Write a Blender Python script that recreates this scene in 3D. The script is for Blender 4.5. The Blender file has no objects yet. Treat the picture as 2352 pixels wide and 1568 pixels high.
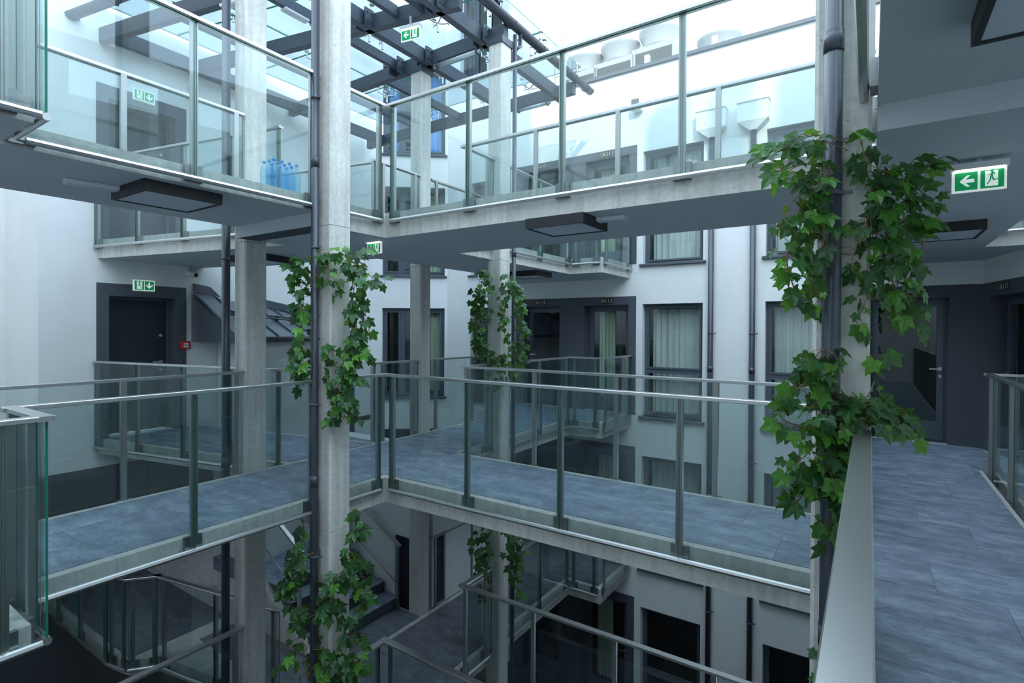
import bpy, math, random
from math import sin, cos, pi, radians as R
from mathutils import Vector, Matrix
random.seed(7)
S = bpy.context.scene
COL = S.collection

# ------------------------------------------------------------------ camera, sky, sun, exposure
EYE = 1.56
yaw, pitch, roll = R(33.7684), R(-.43042), R(.29315)
fw = Vector((-sin(yaw)*cos(pitch), cos(yaw)*cos(pitch), sin(pitch)))
rt = Vector((cos(yaw), sin(yaw), 0)); up = rt.cross(fw)
r2 = rt*cos(roll)+up*sin(roll); u2 = up*cos(roll)-rt*sin(roll)
cd = bpy.data.cameras.new('camera'); cam = bpy.data.objects.new('camera', cd); COL.objects.link(cam)
cam.matrix_world = Matrix(((r2.x, u2.x, -fw.x, 0), (r2.y, u2.y, -fw.y, 0), (r2.z, u2.z, -fw.z, EYE), (0, 0, 0, 1)))
cd.sensor_width = 36; cd.lens = 36*1230.28/2352; cd.shift_y = -(784-763.87)/2352; cd.clip_start = .02
S.camera = cam
w = bpy.data.worlds.new('sky'); S.world = w; w.use_nodes = True
bg = w.node_tree.nodes['Background']; bg.inputs[0].default_value = (.585, .755, .93, 1); bg.inputs[1].default_value = 4.2
SUN = Vector((-1, 1.7, -1)).normalized()
sd = bpy.data.lights.new('sun', 'SUN'); sd.energy = 2.2; sd.angle = R(.6); sd.color = (1, .86, .66)
so = bpy.data.objects.new('sun', sd); COL.objects.link(so); so.rotation_euler = SUN.to_track_quat('-Z', 'Y').to_euler(); so.location = (8, -12, 18)
vs = S.view_settings; vs.view_transform = 'Standard'; vs.look = 'None'; vs.gamma = 1; vs.use_curve_mapping = False; vs.exposure = 0.4
S.cycles.transparent_max_bounces = 40; S.cycles.max_bounces = 10; S.cycles.diffuse_bounces = 5; S.cycles.glossy_bounces = 5
S.cycles.caustics_reflective = False; S.cycles.caustics_refractive = False

# ------------------------------------------------------------------ materials
M = {}
def nt(name):
    m = bpy.data.materials.new(name); m.use_nodes = True; M[name] = m
    t = m.node_tree; b = t.nodes['Principled BSDF']
    return m, t, b
def nd(t, k, **kw):
    n = t.nodes.new(k)
    for a, v in kw.items():
        if a in n.inputs: n.inputs[a].default_value = v
        else: setattr(n, a, v)
    return n
def ramp(t, fac, stops):
    r = t.nodes.new('ShaderNodeValToRGB'); e = r.color_ramp.elements
    while len(e) < len(stops): e.new(.5)
    for i, (p, c) in enumerate(stops): e[i].position = p; e[i].color = (*c, 1)
    t.links.new(fac, r.inputs[0]); return r.outputs[0]
def mixc(t, a, b, f, mode='MIX'):
    m = t.nodes.new('ShaderNodeMix'); m.data_type = 'RGBA'; m.blend_type = mode
    for sock, v in ((m.inputs[0], f), (m.inputs[6], a), (m.inputs[7], b)):
        if hasattr(v, 'links'): t.links.new(v, sock)
        else: sock.default_value = v if isinstance(v, (int, float)) else (*v, 1)
    return m.outputs[2]
def pos(t, scale=(1, 1, 1)):
    g = t.nodes.new('ShaderNodeNewGeometry'); mp = t.nodes.new('ShaderNodeMapping'); mp.inputs['Scale'].default_value = scale
    t.links.new(g.outputs['Position'], mp.inputs[0]); return mp.outputs[0]
def noise(t, vec, s, d=4, rough=.6):
    n = nd(t, 'ShaderNodeTexNoise', Scale=s, Detail=d, Roughness=rough); t.links.new(vec, n.inputs['Vector']); return n.outputs[0]
def bump(t, b, h, st=.2, dist=.01):
    n = nd(t, 'ShaderNodeBump', Strength=st, Distance=dist); t.links.new(h, n.inputs['Height']); t.links.new(n.outputs[0], b.inputs['Normal'])
def plain(name, c, rough=.5, metal=0, emit=None, es=1):
    m, t, b = nt(name); b.inputs['Base Color'].default_value = (*c, 1); b.inputs['Roughness'].default_value = rough; b.inputs['Metallic'].default_value = metal
    if emit: b.inputs['Emission Color'].default_value = (*emit, 1); b.inputs['Emission Strength'].default_value = es
    return m
def concrete(name, base, var=.12):
    m, t, b = nt(name); p = pos(t)
    big = noise(t, p, 1.7, 5); fine = noise(t, p, 28, 4); st = noise(t, pos(t, (9, 9, .5)), 1.6, 3)
    c = ramp(t, big, ((.3, tuple(x*(1-var) for x in base)), (.7, tuple(x*(1+var) for x in base))))
    c = mixc(t, c, ramp(t, st, ((.35, (.72, .70, .66)), (.6, (1, 1, 1)))), .55, 'MULTIPLY')
    c = mixc(t, c, ramp(t, fine, ((.35, (.8, .8, .8)), (.65, (1.05, 1.05, 1.05)))), .6, 'MULTIPLY')
    v = nd(t, 'ShaderNodeTexVoronoi', Scale=22.0); t.links.new(p, v.inputs['Vector'])
    sz = noise(t, p, 5.0, 1)
    mt = nd(t, 'ShaderNodeMath', operation='MULTIPLY'); t.links.new(v.outputs['Distance'], mt.inputs[0])
    mm = nd(t, 'ShaderNodeMath', operation='DIVIDE'); mm.inputs[1].default_value = .55; t.links.new(sz, mm.inputs[0]); mt.inputs[1].default_value = 1
    pit = ramp(t, mt.outputs[0], ((.055, (.18, .17, .16)), (.1, (1, 1, 1))))
    gate = ramp(t, sz, ((.56, (0, 0, 0)), (.6, (1, 1, 1))))
    c2 = mixc(t, c, pit, 1.0, 'MULTIPLY'); c = mixc(t, c, c2, gate)
    t.links.new(c, b.inputs['Base Color']); b.inputs['Roughness'].default_value = .78
    bump(t, b, fine, .25, .004); return m
def plaster(name, base, rough=.9):
    m, t, b = nt(name); p = pos(t)
    c = ramp(t, noise(t, p, .9, 4), ((.3, tuple(x*.95 for x in base)), (.7, tuple(min(1, x*1.03) for x in base))))
    t.links.new(c, b.inputs['Base Color']); b.inputs['Roughness'].default_value = rough
    bump(t, b, noise(t, p, 110, 3, .7), .35, .004); return m
concrete('concrete', (.72, .695, .645)); concrete('concrete_shaded', (.05, .052, .06))  # dark copy for the ground: depth shade put into its colour
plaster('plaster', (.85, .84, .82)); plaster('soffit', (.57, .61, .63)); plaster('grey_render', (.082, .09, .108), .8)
plaster('wall_shaded', (.055, .062, .068))  # lower storey wall and overhang soffit, their shade put into the colour
# slate look floor tile; low copy browner, with lower level shade in its colour
for nm, k1, k2, k3 in (('tile', (.135, .168, .222), (.25, .302, .375), (.45, .505, .575)), ('tile_low_shaded', (.115, .125, .15), (.175, .185, .21), (.27, .28, .30))):
    m, t, b = nt(nm); p = pos(t, (1.0, 2.0, 1)); oi = t.nodes.new('ShaderNodeObjectInfo')
    addv = nd(t, 'ShaderNodeVectorMath', operation='ADD'); cmb = t.nodes.new('ShaderNodeCombineXYZ')
    mu = nd(t, 'ShaderNodeMath', operation='MULTIPLY'); mu.inputs[1].default_value = 40; t.links.new(oi.outputs['Random'], mu.inputs[0])
    t.links.new(mu.outputs[0], cmb.inputs[0]); t.links.new(mu.outputs[0], cmb.inputs[1]); t.links.new(p, addv.inputs[0]); t.links.new(cmb.outputs[0], addv.inputs[1])
    n1 = noise(t, addv.outputs[0], 3.2, 8, .68); n2 = noise(t, addv.outputs[0], 14, 6, .7); n3 = noise(t, addv.outputs[0], 60, 4, .7)
    c = ramp(t, n1, ((.30, k1), (.5, k2), (.72, k3)))
    c = mixc(t, c, ramp(t, n2, ((.35, (.72, .72, .74)), (.65, (1.18, 1.18, 1.16)))), .7, 'MULTIPLY')
    c = mixc(t, c, ramp(t, n3, ((.3, (.8, .8, .8)), (.7, (1.15, 1.15, 1.15)))), .6, 'MULTIPLY')
    c = mixc(t, c, ramp(t, oi.outputs['Random'], ((0, (.92, .90, .92)), (1, (1.05, 1.06, 1.06)))), 1, 'MULTIPLY')
    t.links.new(c, b.inputs['Base Color']); b.inputs['Roughness'].default_value = .55; bump(t, b, n2, .12, .003)
# stainless steel
plain('steel', (.58, .575, .56), .36, 1); plain('steel_post', (.40, .40, .39), .42, 1); plain('steel_dark', (.30, .31, .31), .42, 1)
m, t, b = nt('zinc'); b.inputs['Metallic'].default_value = .6; b.inputs['Base Color'].default_value = (.20, .22, .25, 1); b.inputs['Roughness'].default_value = .42
plain('anthracite', (.055, .066, .085), .45); plain('frame', (.085, .10, .125), .5); plain('pipe', (.05, .056, .072), .28)
plain('black', (.012, .012, .014), .5); plain('door_leaf', (.016, .02, .03), .45); plain('white', (.8, .8, .8), .5); plain('lamp_white', (.62, .66, .72), .6)
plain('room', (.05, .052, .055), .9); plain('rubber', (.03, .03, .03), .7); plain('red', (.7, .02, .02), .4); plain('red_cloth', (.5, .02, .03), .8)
plain('sign_green', (.0, .30, .10), .5, 0, (0, .32, .1), .25); plain('sign_white', (.85, .88, .86), .5, 0, (.8, .9, .85), .35); plain('sign_lamp', (1, 1, .95), .5, 0, (1, 1, .92), 2.2)
plain('gold_text', (.62, .60, .36), .5); plain('text_dark', (.02, .02, .024), .6); plain('galv', (.55, .57, .6), .4, .7); plain('grille', (.10, .095, .085), .7)
plain('blue_cloth', (.12, .42, .85), .8); plain('fan_white', (.42, .42, .41), .5); plain('coping', (.13, .135, .15), .5); plain('brick_stack', (.5, .46, .42), .9)
# curtain: translucent cloth
m, t, b = nt('curtain'); b.inputs['Base Color'].default_value = (.62, .66, .60, 1); b.inputs['Roughness'].default_value = .9
m, t, b = nt('curtain_green'); b.inputs['Base Color'].default_value = (.52, .60, .44, 1); b.inputs['Roughness'].default_value = .9
def glassmat(name, tint, ior=1.5, rough=0.0):
    m = bpy.data.materials.new(name); m.use_nodes = True; M[name] = m; t = m.node_tree; t.nodes.clear()
    o = t.nodes.new('ShaderNodeOutputMaterial'); tr = t.nodes.new('ShaderNodeBsdfTransparent'); gl = t.nodes.new('ShaderNodeBsdfGlossy')
    tr.inputs[0].default_value = (*tint, 1); gl.inputs['Roughness'].default_value = rough; gl.inputs[0].default_value = (.95, 1, 1, 1)
    # Schlick reflectance, the same for both faces of a thin pane
    f0 = ((ior-1)/(ior+1))**2
    g = t.nodes.new('ShaderNodeNewGeometry'); dt = nd(t, 'ShaderNodeVectorMath', operation='DOT_PRODUCT'); t.links.new(g.outputs['Normal'], dt.inputs[0]); t.links.new(g.outputs['Incoming'], dt.inputs[1])
    def mth(op, x, y): 
        n_ = nd(t, 'ShaderNodeMath', operation=op)
        for i_, v_ in enumerate((x, y)):
            if v_ is None: continue
            if hasattr(v_, 'links'): t.links.new(v_, n_.inputs[i_])
            else: n_.inputs[i_].default_value = v_
        return n_.outputs[0]
    ab = mth('ABSOLUTE', dt.outputs['Value'], None); om = mth('SUBTRACT', 1.0, ab); pw = mth('POWER', om, 5.0); fac = mth('ADD', mth('MULTIPLY', pw, 1-f0), f0)
    mx = t.nodes.new('ShaderNodeMixShader')
    t.links.new(fac, mx.inputs[0]); t.links.new(tr.outputs[0], mx.inputs[1]); t.links.new(gl.outputs[0], mx.inputs[2]); t.links.new(mx.outputs[0], o.inputs[0])
    return m
glassmat('glass', (.865, .908, .905), 1.5); glassmat('roof_glass', (.72, .79, .82), 1.5); glassmat('window_glass', (.86, .91, .91), 1.8); glassmat('bottle', (.72, .90, 1.0), 1.5)
plain('glass_edge', (.01, .16, .10), .15)
# ivy
for nm, a, bb in (('leaf', (.009, .05, .014), (.04, .145, .03)), ('leaf_young', (.05, .19, .02), (.115, .31, .035))):
    m, t, b = nt(nm); oi = t.nodes.new('ShaderNodeObjectInfo')
    c = ramp(t, oi.outputs['Random'], ((0, a), (1, bb))); g = t.nodes.new('ShaderNodeTexCoord')
    wv = nd(t, 'ShaderNodeTexNoise', Scale=30.0, Detail=2.0); t.links.new(g.outputs['Object'], wv.inputs['Vector'])
    c = mixc(t, c, ramp(t, wv.outputs[0], ((.35, (.75, .8, .75)), (.65, (1.15, 1.15, 1.05)))), .8, 'MULTIPLY')
    t.links.new(c, b.inputs['Base Color']); b.inputs['Roughness'].default_value = .38
    tl = t.nodes.new('ShaderNodeBsdfTranslucent'); t.links.new(mixc(t, c, (.5, .9, .1), .35), tl.inputs[0])
    ms = t.nodes.new('ShaderNodeMixShader'); ms.inputs[0].default_value = .28
    t.links.new(b.outputs[0], ms.inputs[1]); t.links.new(tl.outputs[0], ms.inputs[2]); t.links.new(ms.outputs[0], t.nodes['Material Output'].inputs[0])
plain('stem', (.20, .13, .05), .7)

# ------------------------------------------------------------------ mesh helpers
MC = {}
def mesh(key, V, F, mats, mi=None, smooth=False):
    me = bpy.data.meshes.new(key); me.from_pydata([tuple(v) for v in V], [], F)
    for k in (mats if isinstance(mats, (list, tuple)) else [mats]): me.materials.append(M[k])
    if mi: me.polygons.foreach_set('material_index', mi)
    if smooth: me.polygons.foreach_set('use_smooth', [True]*len(me.polygons))
    me.update(); return me
def ob(name, data, loc=(0, 0, 0), rot=(0, 0, 0), parent=None):
    o = bpy.data.objects.new(name, data); COL.objects.link(o); o.location = loc; o.rotation_euler = rot
    if parent: o.parent = parent
    return o
def tag(o, label, cat, group=None, kind=None):
    o['label'] = label
    if cat: o['category'] = cat
    if group: o['group'] = group
    if kind: o['kind'] = kind
    return o
def thing(name, label, cat, loc=(0, 0, 0), rz=0, group=None, kind=None):
    return tag(ob(name, None, loc, (0, 0, rz)), label, cat, group, kind)
BF = [(0, 3, 2, 1), (4, 5, 6, 7), (0, 1, 5, 4), (1, 2, 6, 5), (2, 3, 7, 6), (3, 0, 4, 7)]
def boxv(lo, hi):
    return [(lo[0], lo[1], lo[2]), (hi[0], lo[1], lo[2]), (hi[0], hi[1], lo[2]), (lo[0], hi[1], lo[2]), (lo[0], lo[1], hi[2]), (hi[0], lo[1], hi[2]), (hi[0], hi[1], hi[2]), (lo[0], hi[1], hi[2])]
def bevv(lo, hi, c):
    # box with the four edges along its longest axis and the ends chamfered (octagon section)
    d = [hi[i]-lo[i] for i in range(3)]; ax = d.index(max(d)); a, b = [(1, 2), (2, 0), (0, 1)][ax]
    sec = [(lo[a]+c, lo[b]), (hi[a]-c, lo[b]), (hi[a], lo[b]+c), (hi[a], hi[b]-c), (hi[a]-c, hi[b]), (lo[a]+c, hi[b]), (lo[a], hi[b]-c), (lo[a], lo[b]+c)]
    V = []
    for e in (lo[ax], hi[ax]):
        for (p, q) in sec:
            v = [0, 0, 0]; v[ax] = e; v[a] = p; v[b] = q; V.append(v)
    F = [(i, (i+1) % 8, 8+(i+1) % 8, 8+i) for i in range(8)]+[tuple(range(7, -1, -1)), tuple(range(8, 16))]
    return V, F
def box(name, mat, lo, hi, parent=None, bev=0, rot=(0, 0, 0)):
    c = tuple((lo[i]+hi[i])/2 for i in range(3)); h = tuple(round((hi[i]-lo[i])/2, 4) for i in range(3)); k = ('b', mat, h, bev)
    if k not in MC:
        l, g = tuple(-x for x in h), h
        if bev: V, F = bevv(l, g, bev)
        else: V, F = boxv(l, g), BF
        MC[k] = mesh(name, V, F, mat)
    return ob(name, MC[k], c, rot, parent)
def multibox(name, mat, boxes, parent=None, loc=(0, 0, 0), rot=(0, 0, 0)):
    V, F = [], []
    for lo, hi in boxes:
        n = len(V); V += boxv(lo, hi); F += [tuple(i+n for i in f) for f in BF]
    return ob(name, mesh(name, V, F, mat), loc, rot, parent)
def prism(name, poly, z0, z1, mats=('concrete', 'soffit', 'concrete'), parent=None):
    # mats: side, bottom, top; poly counter-clockwise
    n = len(poly); V = [(x, y, z0) for x, y in poly]+[(x, y, z1) for x, y in poly]
    F = [(i, (i+1) % n, n+(i+1) % n, n+i) for i in range(n)]+[tuple(range(n-1, -1, -1)), tuple(range(n, 2*n))]
    return ob(name, mesh(name, V, F, mats, [0]*n+[1, 2]), parent=parent)
def tubev(pts, r, n=8, taper=None):
    V, F = [], []; P = [Vector(p) for p in pts]
    for i, p in enumerate(P):
        d = (P[min(i+1, len(P)-1)]-P[max(i-1, 0)]).normalized(); a = d.cross(Vector((0, 0, 1)) if abs(d.z) < .9 else Vector((1, 0, 0))).normalized(); b = d.cross(a)
        rr = r if taper is None else r*taper[i]
        for k in range(n):
            t_ = 2*pi*k/n; V.append(p+a*cos(t_)*rr+b*sin(t_)*rr)
    for i in range(len(P)-1):
        for k in range(n): F.append((i*n+k, i*n+(k+1) % n, (i+1)*n+(k+1) % n, (i+1)*n+k))
    F += [tuple(range(n-1, -1, -1)), tuple(range((len(P)-1)*n, len(P)*n))]
    return V, F
def tube(name, mat, pts, r, parent=None, n=8, smooth=True, taper=None):
    V, F = tubev(pts, r, n, taper); me = mesh(name, V, F, mat, smooth=False)
    if smooth: me.polygons.foreach_set('use_smooth', [len(p.vertices) == 4 for p in me.polygons])
    return ob(name, me, parent=parent)
def cyl(name, mat, r, h, loc, parent=None, n=16, rot=(0, 0, 0)):
    k = ('c', mat, round(r, 4), round(h, 4), n)
    if k not in MC:
        V, F = tubev([(0, 0, -h/2), (0, 0, h/2)], r, n); me = mesh(name, V, F, mat); me.polygons.foreach_set('use_smooth', [len(p.vertices) == 4 for p in me.polygons]); MC[k] = me
    return ob(name, MC[k], loc, rot, parent)
def lathe(name, mat, prof, loc, parent=None, n=20, key=None):
    k = ('l', key or name, mat)
    if k not in MC:
        V = [(r*cos(2*pi*i/n), r*sin(2*pi*i/n), z) for r, z in prof for i in range(n)]
        F = [(j*n+i, j*n+(i+1) % n, (j+1)*n+(i+1) % n, (j+1)*n+i) for j in range(len(prof)-1) for i in range(n)]
        F += [tuple(range(n-1, -1, -1)), tuple(range((len(prof)-1)*n, len(prof)*n))]
        MC[k] = mesh(name, V, F, mat, smooth=True)
    return ob(name, MC[k], loc, parent=parent)
def text(name, body, size, mat, loc, rot, parent=None, depth=.001):
    k = ('t', body, size, mat)
    if k not in MC:
        c = bpy.data.curves.new('lettering', 'FONT'); c.body = body; c.size = size; c.align_x = 'CENTER'; c.align_y = 'CENTER'; c.extrude = depth
        o = bpy.data.objects.new('lettering_tmp', c); COL.objects.link(o); dg = bpy.context.evaluated_depsgraph_get(); dg.update()
        me = bpy.data.meshes.new_from_object(o.evaluated_get(dg)); me.materials.clear(); me.materials.append(M[mat]); bpy.data.objects.remove(o); MC[k] = me
    return ob(name, MC[k], loc, rot, parent)
def poly2d(name, mat, pts, d, parent, loc=(0, 0, 0), rot=(0, 0, 0)):
    # flat shape in local XZ, extruded along -Y by d
    n = len(pts); V = [(x, 0, z) for x, z in pts]+[(x, -d, z) for x, z in pts]
    F = [tuple(range(n-1, -1, -1)), tuple(range(n, 2*n))]+[(i, (i+1) % n, n+(i+1) % n, n+i) for i in range(n)]
    return ob(name, mesh(name, V, F, mat), loc, rot, parent)

# ------------------------------------------------------------------ levels and plan
FH = 2.765; LV = {-1: -2*FH, 0: -FH, 1: 0.0, 2: FH}
LNAME = {0: 'lower', 1: 'middle', 2: 'upper'}
TH, TN = .262, .142           # thick and thin slabs
BX0, BX1 = -5.58, -4.22        # left bridge
BY0, BY1 = 3.93, 5.23          # right bridge
NX1 = -4.30                    # north walkway right edge
FY = 9.43                      # facade plane

# ------------------------------------------------------------------ walls
def wall(name, p0, p1, z0, z1, holes=(), th=.28, mat='plaster', label=None, side=1):
    """vertical wall; front face on the line p0-p1, body to the left (side=1) or right (-1) of the direction; holes = (s0,s1,za,zb)"""
    L = math.hypot(p1[0]-p0[0], p1[1]-p0[1]); a = math.atan2(p1[1]-p0[1], p1[0]-p0[0])
    ss = sorted({0, L, *[h[0] for h in holes], *[h[1] for h in holes]}); zs = sorted({z0, z1, *[h[2] for h in holes], *[h[3] for h in holes]})
    ss = [s for s in ss if 0 <= s <= L]; zs = [z for z in zs if z0 <= z <= z1]
    V, F = [], []; idx = {}
    def vid(s, y, z):
        k = (round(s, 4), round(y, 4), round(z, 4))
        if k not in idx: idx[k] = len(V); V.append(k)
        return idx[k]
    ns, nz = len(ss)-1, len(zs)-1
    def solid(i, j):
        if i < 0 or j < 0 or i >= ns or j >= nz: return False
        sm, zm = (ss[i]+ss[i+1])/2, (zs[j]+zs[j+1])/2
        return not any(h[0] < sm < h[1] and h[2] < zm < h[3] for h in holes)
    yb = th*side
    for i in range(ns):
        for j in range(nz):
            if not solid(i, j): continue
            s0, s1, a0, a1 = ss[i], ss[i+1], zs[j], zs[j+1]
            F.append((vid(s0, 0, a0), vid(s1, 0, a0), vid(s1, 0, a1), vid(s0, 0, a1))); F.append((vid(s1, yb, a0), vid(s0, yb, a0), vid(s0, yb, a1), vid(s1, yb, a1)))
            if not solid(i-1, j): F.append((vid(s0, 0, a0), vid(s0, 0, a1), vid(s0, yb, a1), vid(s0, yb, a0)))
            if not solid(i+1, j): F.append((vid(s1, 0, a0), vid(s1, yb, a0), vid(s1, yb, a1), vid(s1, 0, a1)))
            if not solid(i, j-1): F.append((vid(s0, 0, a0), vid(s0, yb, a0), vid(s1, yb, a0), vid(s1, 0, a0)))
            if not solid(i, j+1): F.append((vid(s0, 0, a1), vid(s1, 0, a1), vid(s1, yb, a1), vid(s0, yb, a1)))
    o = ob(name, mesh(name, V, F, mat), (p0[0], p0[1], 0), (0, 0, a)); o['kind'] = 'structure'
    if label: o['label'] = label
    return o
NW = [0]; ND = [0]
def wavy(name, mat, x0, x1, z0, z1, y, amp, per, parent):
    n = max(12, int((x1-x0)/per*8)); V, F = [], []
    ph = random.random()*6
    for i in range(n+1):
        x = x0+(x1-x0)*i/n; k = x/per*2*pi+ph
        yy = y+amp*(sin(k)+.35*sin(k*2.3+1)); V += [(x, yy, z0), (x, yy*.6+y*.4, z1)]
    F = [(2*i, 2*i+2, 2*i+3, 2*i+1) for i in range(n)]
    return ob(name, mesh(name, V, F, mat, smooth=True), parent=parent)
def curtain(label, frame_obj, x0, x1, z0, z1, y, mat='curtain', amp=.028, per=.11, group=None):
    o = wavy('curtain', mat, x0, x1, z0, z1, y, amp, per, None); o.location = frame_obj.location; o.rotation_euler = frame_obj.rotation_euler
    return tag(o, label, 'curtain', group)
def window(label, p, a, x0, x1, z0, z1, rec=.13, mull=(), trans=None, sill=True, fw=.05, room=True):
    """p = wall origin; a = wall angle; x along the wall, y into the wall"""
    NW[0] += 1; t_ = thing('window_%d' % NW[0], label, 'window', (p[0], p[1], 0), a, kind='structure')
    y0, y1 = rec, rec+.07
    bs = [((x0, y0, z0), (x0+fw, y1, z1)), ((x1-fw, y0, z0), (x1, y1, z1)), ((x0+fw, y0, z1-fw), (x1-fw, y1, z1)), ((x0+fw, y0, z0), (x1-fw, y1, z0+fw))]
    xs = [x0+fw]+[m_ for m_ in mull]+[x1-fw]
    for m_ in mull: bs.append(((m_-fw*.6, y0, z0+fw), (m_+fw*.6, y1, z1-fw)))
    if trans: bs.append(((x0+fw, y0, trans-fw*.5), (x1-fw, y1, trans+fw*.5)))
    multibox('window_frame', 'frame', bs, t_)
    zz = [z0+fw]+([trans] if trans else [])+[z1-fw]
    for i in range(len(xs)-1):
        for j in range(len(zz)-1):
            a0 = xs[i]+(fw*.6 if i else 0); a1 = xs[i+1]-(fw*.6 if i < len(xs)-2 else 0); c0 = zz[j]+(fw*.5 if j else 0); c1 = zz[j+1]-(fw*.5 if j < len(zz)-2 else 0)
            s_ = .032
            sh = multibox('sash', 'frame', [((a0, y0-.015, c0), (a0+s_, y0+.04, c1)), ((a1-s_, y0-.015, c0), (a1, y0+.04, c1)), ((a0+s_, y0-.015, c1-s_), (a1-s_, y0+.04, c1)), ((a0+s_, y0-.015, c0), (a1-s_, y0+.04, c0+s_))], t_)
            V = [(a0+s_, y0+.02, c0+s_), (a1-s_, y0+.02, c0+s_), (a1-s_, y0+.02, c1-s_), (a0+s_, y0+.02, c1-s_)]
            ob('pane', mesh('pane', V, [(0, 1, 2, 3)], 'window_glass'), parent=sh)
    if sill:
        V, F = bevv((x0-.05, -.055, z0-.045), (x1+.05, rec+.02, z0), .008); ob('window_sill', mesh('window_sill', V, F, 'frame'), parent=t_)
    if room: recess(t_, x0, x1, z0, z1, rec+.08)
    return t_
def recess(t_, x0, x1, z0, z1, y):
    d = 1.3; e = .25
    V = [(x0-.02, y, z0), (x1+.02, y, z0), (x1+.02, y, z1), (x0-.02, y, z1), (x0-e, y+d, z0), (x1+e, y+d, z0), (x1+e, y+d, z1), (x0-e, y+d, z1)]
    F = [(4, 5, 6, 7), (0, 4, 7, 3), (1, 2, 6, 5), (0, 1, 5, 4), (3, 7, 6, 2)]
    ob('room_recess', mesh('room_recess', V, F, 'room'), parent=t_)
def glazed_door(label, p, a, x0, x1, z0, z1, rec=.17, handle_left=True):
    ND[0] += 1; t_ = thing('door_%d' % ND[0], label, 'door', (p[0], p[1], 0), a, kind='structure')
    f = .045; y0, y1 = rec, rec+.08
    multibox('door_frame', 'frame', [((x0, y0, z0), (x0+f, y1, z1)), ((x1-f, y0, z0), (x1, y1, z1)), ((x0+f, y0, z1-f), (x1-f, y1, z1))], t_)
    l0, l1, m0, m1 = x0+f, x1-f, z0+.02, z1-f; s_ = .075
    lf = multibox('door_leaf', 'frame', [((l0, y0-.01, m0), (l0+s_, y0+.05, m1)), ((l1-s_, y0-.01, m0), (l1, y0+.05, m1)), ((l0+s_, y0-.01, m1-s_), (l1-s_, y0+.05, m1)), ((l0+s_, y0-.01, m0), (l1-s_, y0+.05, m0+.26))], t_)
    V = [(l0+s_, y0+.02, m0+.26), (l1-s_, y0+.02, m0+.26), (l1-s_, y0+.02, m1-s_), (l0+s_, y0+.02, m1-s_)]
    ob('pane', mesh('pane', V, [(0, 1, 2, 3)], 'window_glass'), parent=lf)
    hx = l0+.038 if handle_left else l1-.038
    dr = 1 if handle_left else -1
    multibox('handle', 'steel', [((hx-.018, y0-.02, z0+1.0), (hx+.018, y0-.01, z0+1.05)), ((hx-.012, y0-.06, z0+1.015), (hx+.012, y0-.02, z0+1.035)), ((min(hx, hx+dr*.12), y0-.065, z0+1.015), (max(hx, hx+dr*.12), y0-.05, z0+1.035))], lf)
    multibox('lock', 'steel', [((hx-.016, y0-.022, z0+.90), (hx+.016, y0-.01, z0+.945))], lf)
    multibox('door_lining', 'grey_render', [((x0-.001, -.011, z0), (x0+.006, rec, z1)), ((x1-.006, -.011, z0), (x1+.001, rec, z1)), ((x0+.006, -.011, z1-.006), (x1-.006, rec, z1+.001))], t_)
    box('threshold', 'steel', (x0+.006, rec-.14, z0), (x1-.006, rec, z0+.012), t_)
    recess(t_, x0, x1, z0, z1, rec+.09)
    return t_
def surround(name, label, p, a, x0, x1, z0, z1, holes, mat='grey_render', proud=.012):
    L = x1-x0; o = wall(name, p, (p[0]+cos(a)*L, p[1]+sin(a)*L), z0, z1, [(h[0]-x0, h[1]-x0, h[2], h[3]) for h in holes], th=proud, mat=mat)
    o.location = (p[0]+cos(a)*x0+sin(a)*proud, p[1]+sin(a)*x0-cos(a)*proud, 0); tag(o, label, 'wall panel', kind='structure'); return o
def number_sign(body, label, p, a, x, z, y):
    t_ = thing('room_number_sign', label, 'sign', (p[0]+cos(a)*x-sin(a)*y, p[1]+sin(a)*x+cos(a)*y, z), a, group='room number signs')
    box('plate', 'text_dark', (-.15, -.006, -.055), (.15, 0, .055), t_)
    dots = []
    for i in range(5):
        for j in range(5):
            if (i*3+j*5) % 4: dots.append(((-.135+i*.02, -.0075, -.04+j*.019), (-.127+i*.02, -.006, -.032+j*.019)))
    multibox('dot_pattern', 'gold_text', dots, t_)['kind'] = 'stuff'
    for i, ch in enumerate(body): text('letter', ch, .095, 'gold_text', (-.045+i*.056, -.0085, 0), (pi/2, 0, 0), t_)
    return t_

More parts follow.
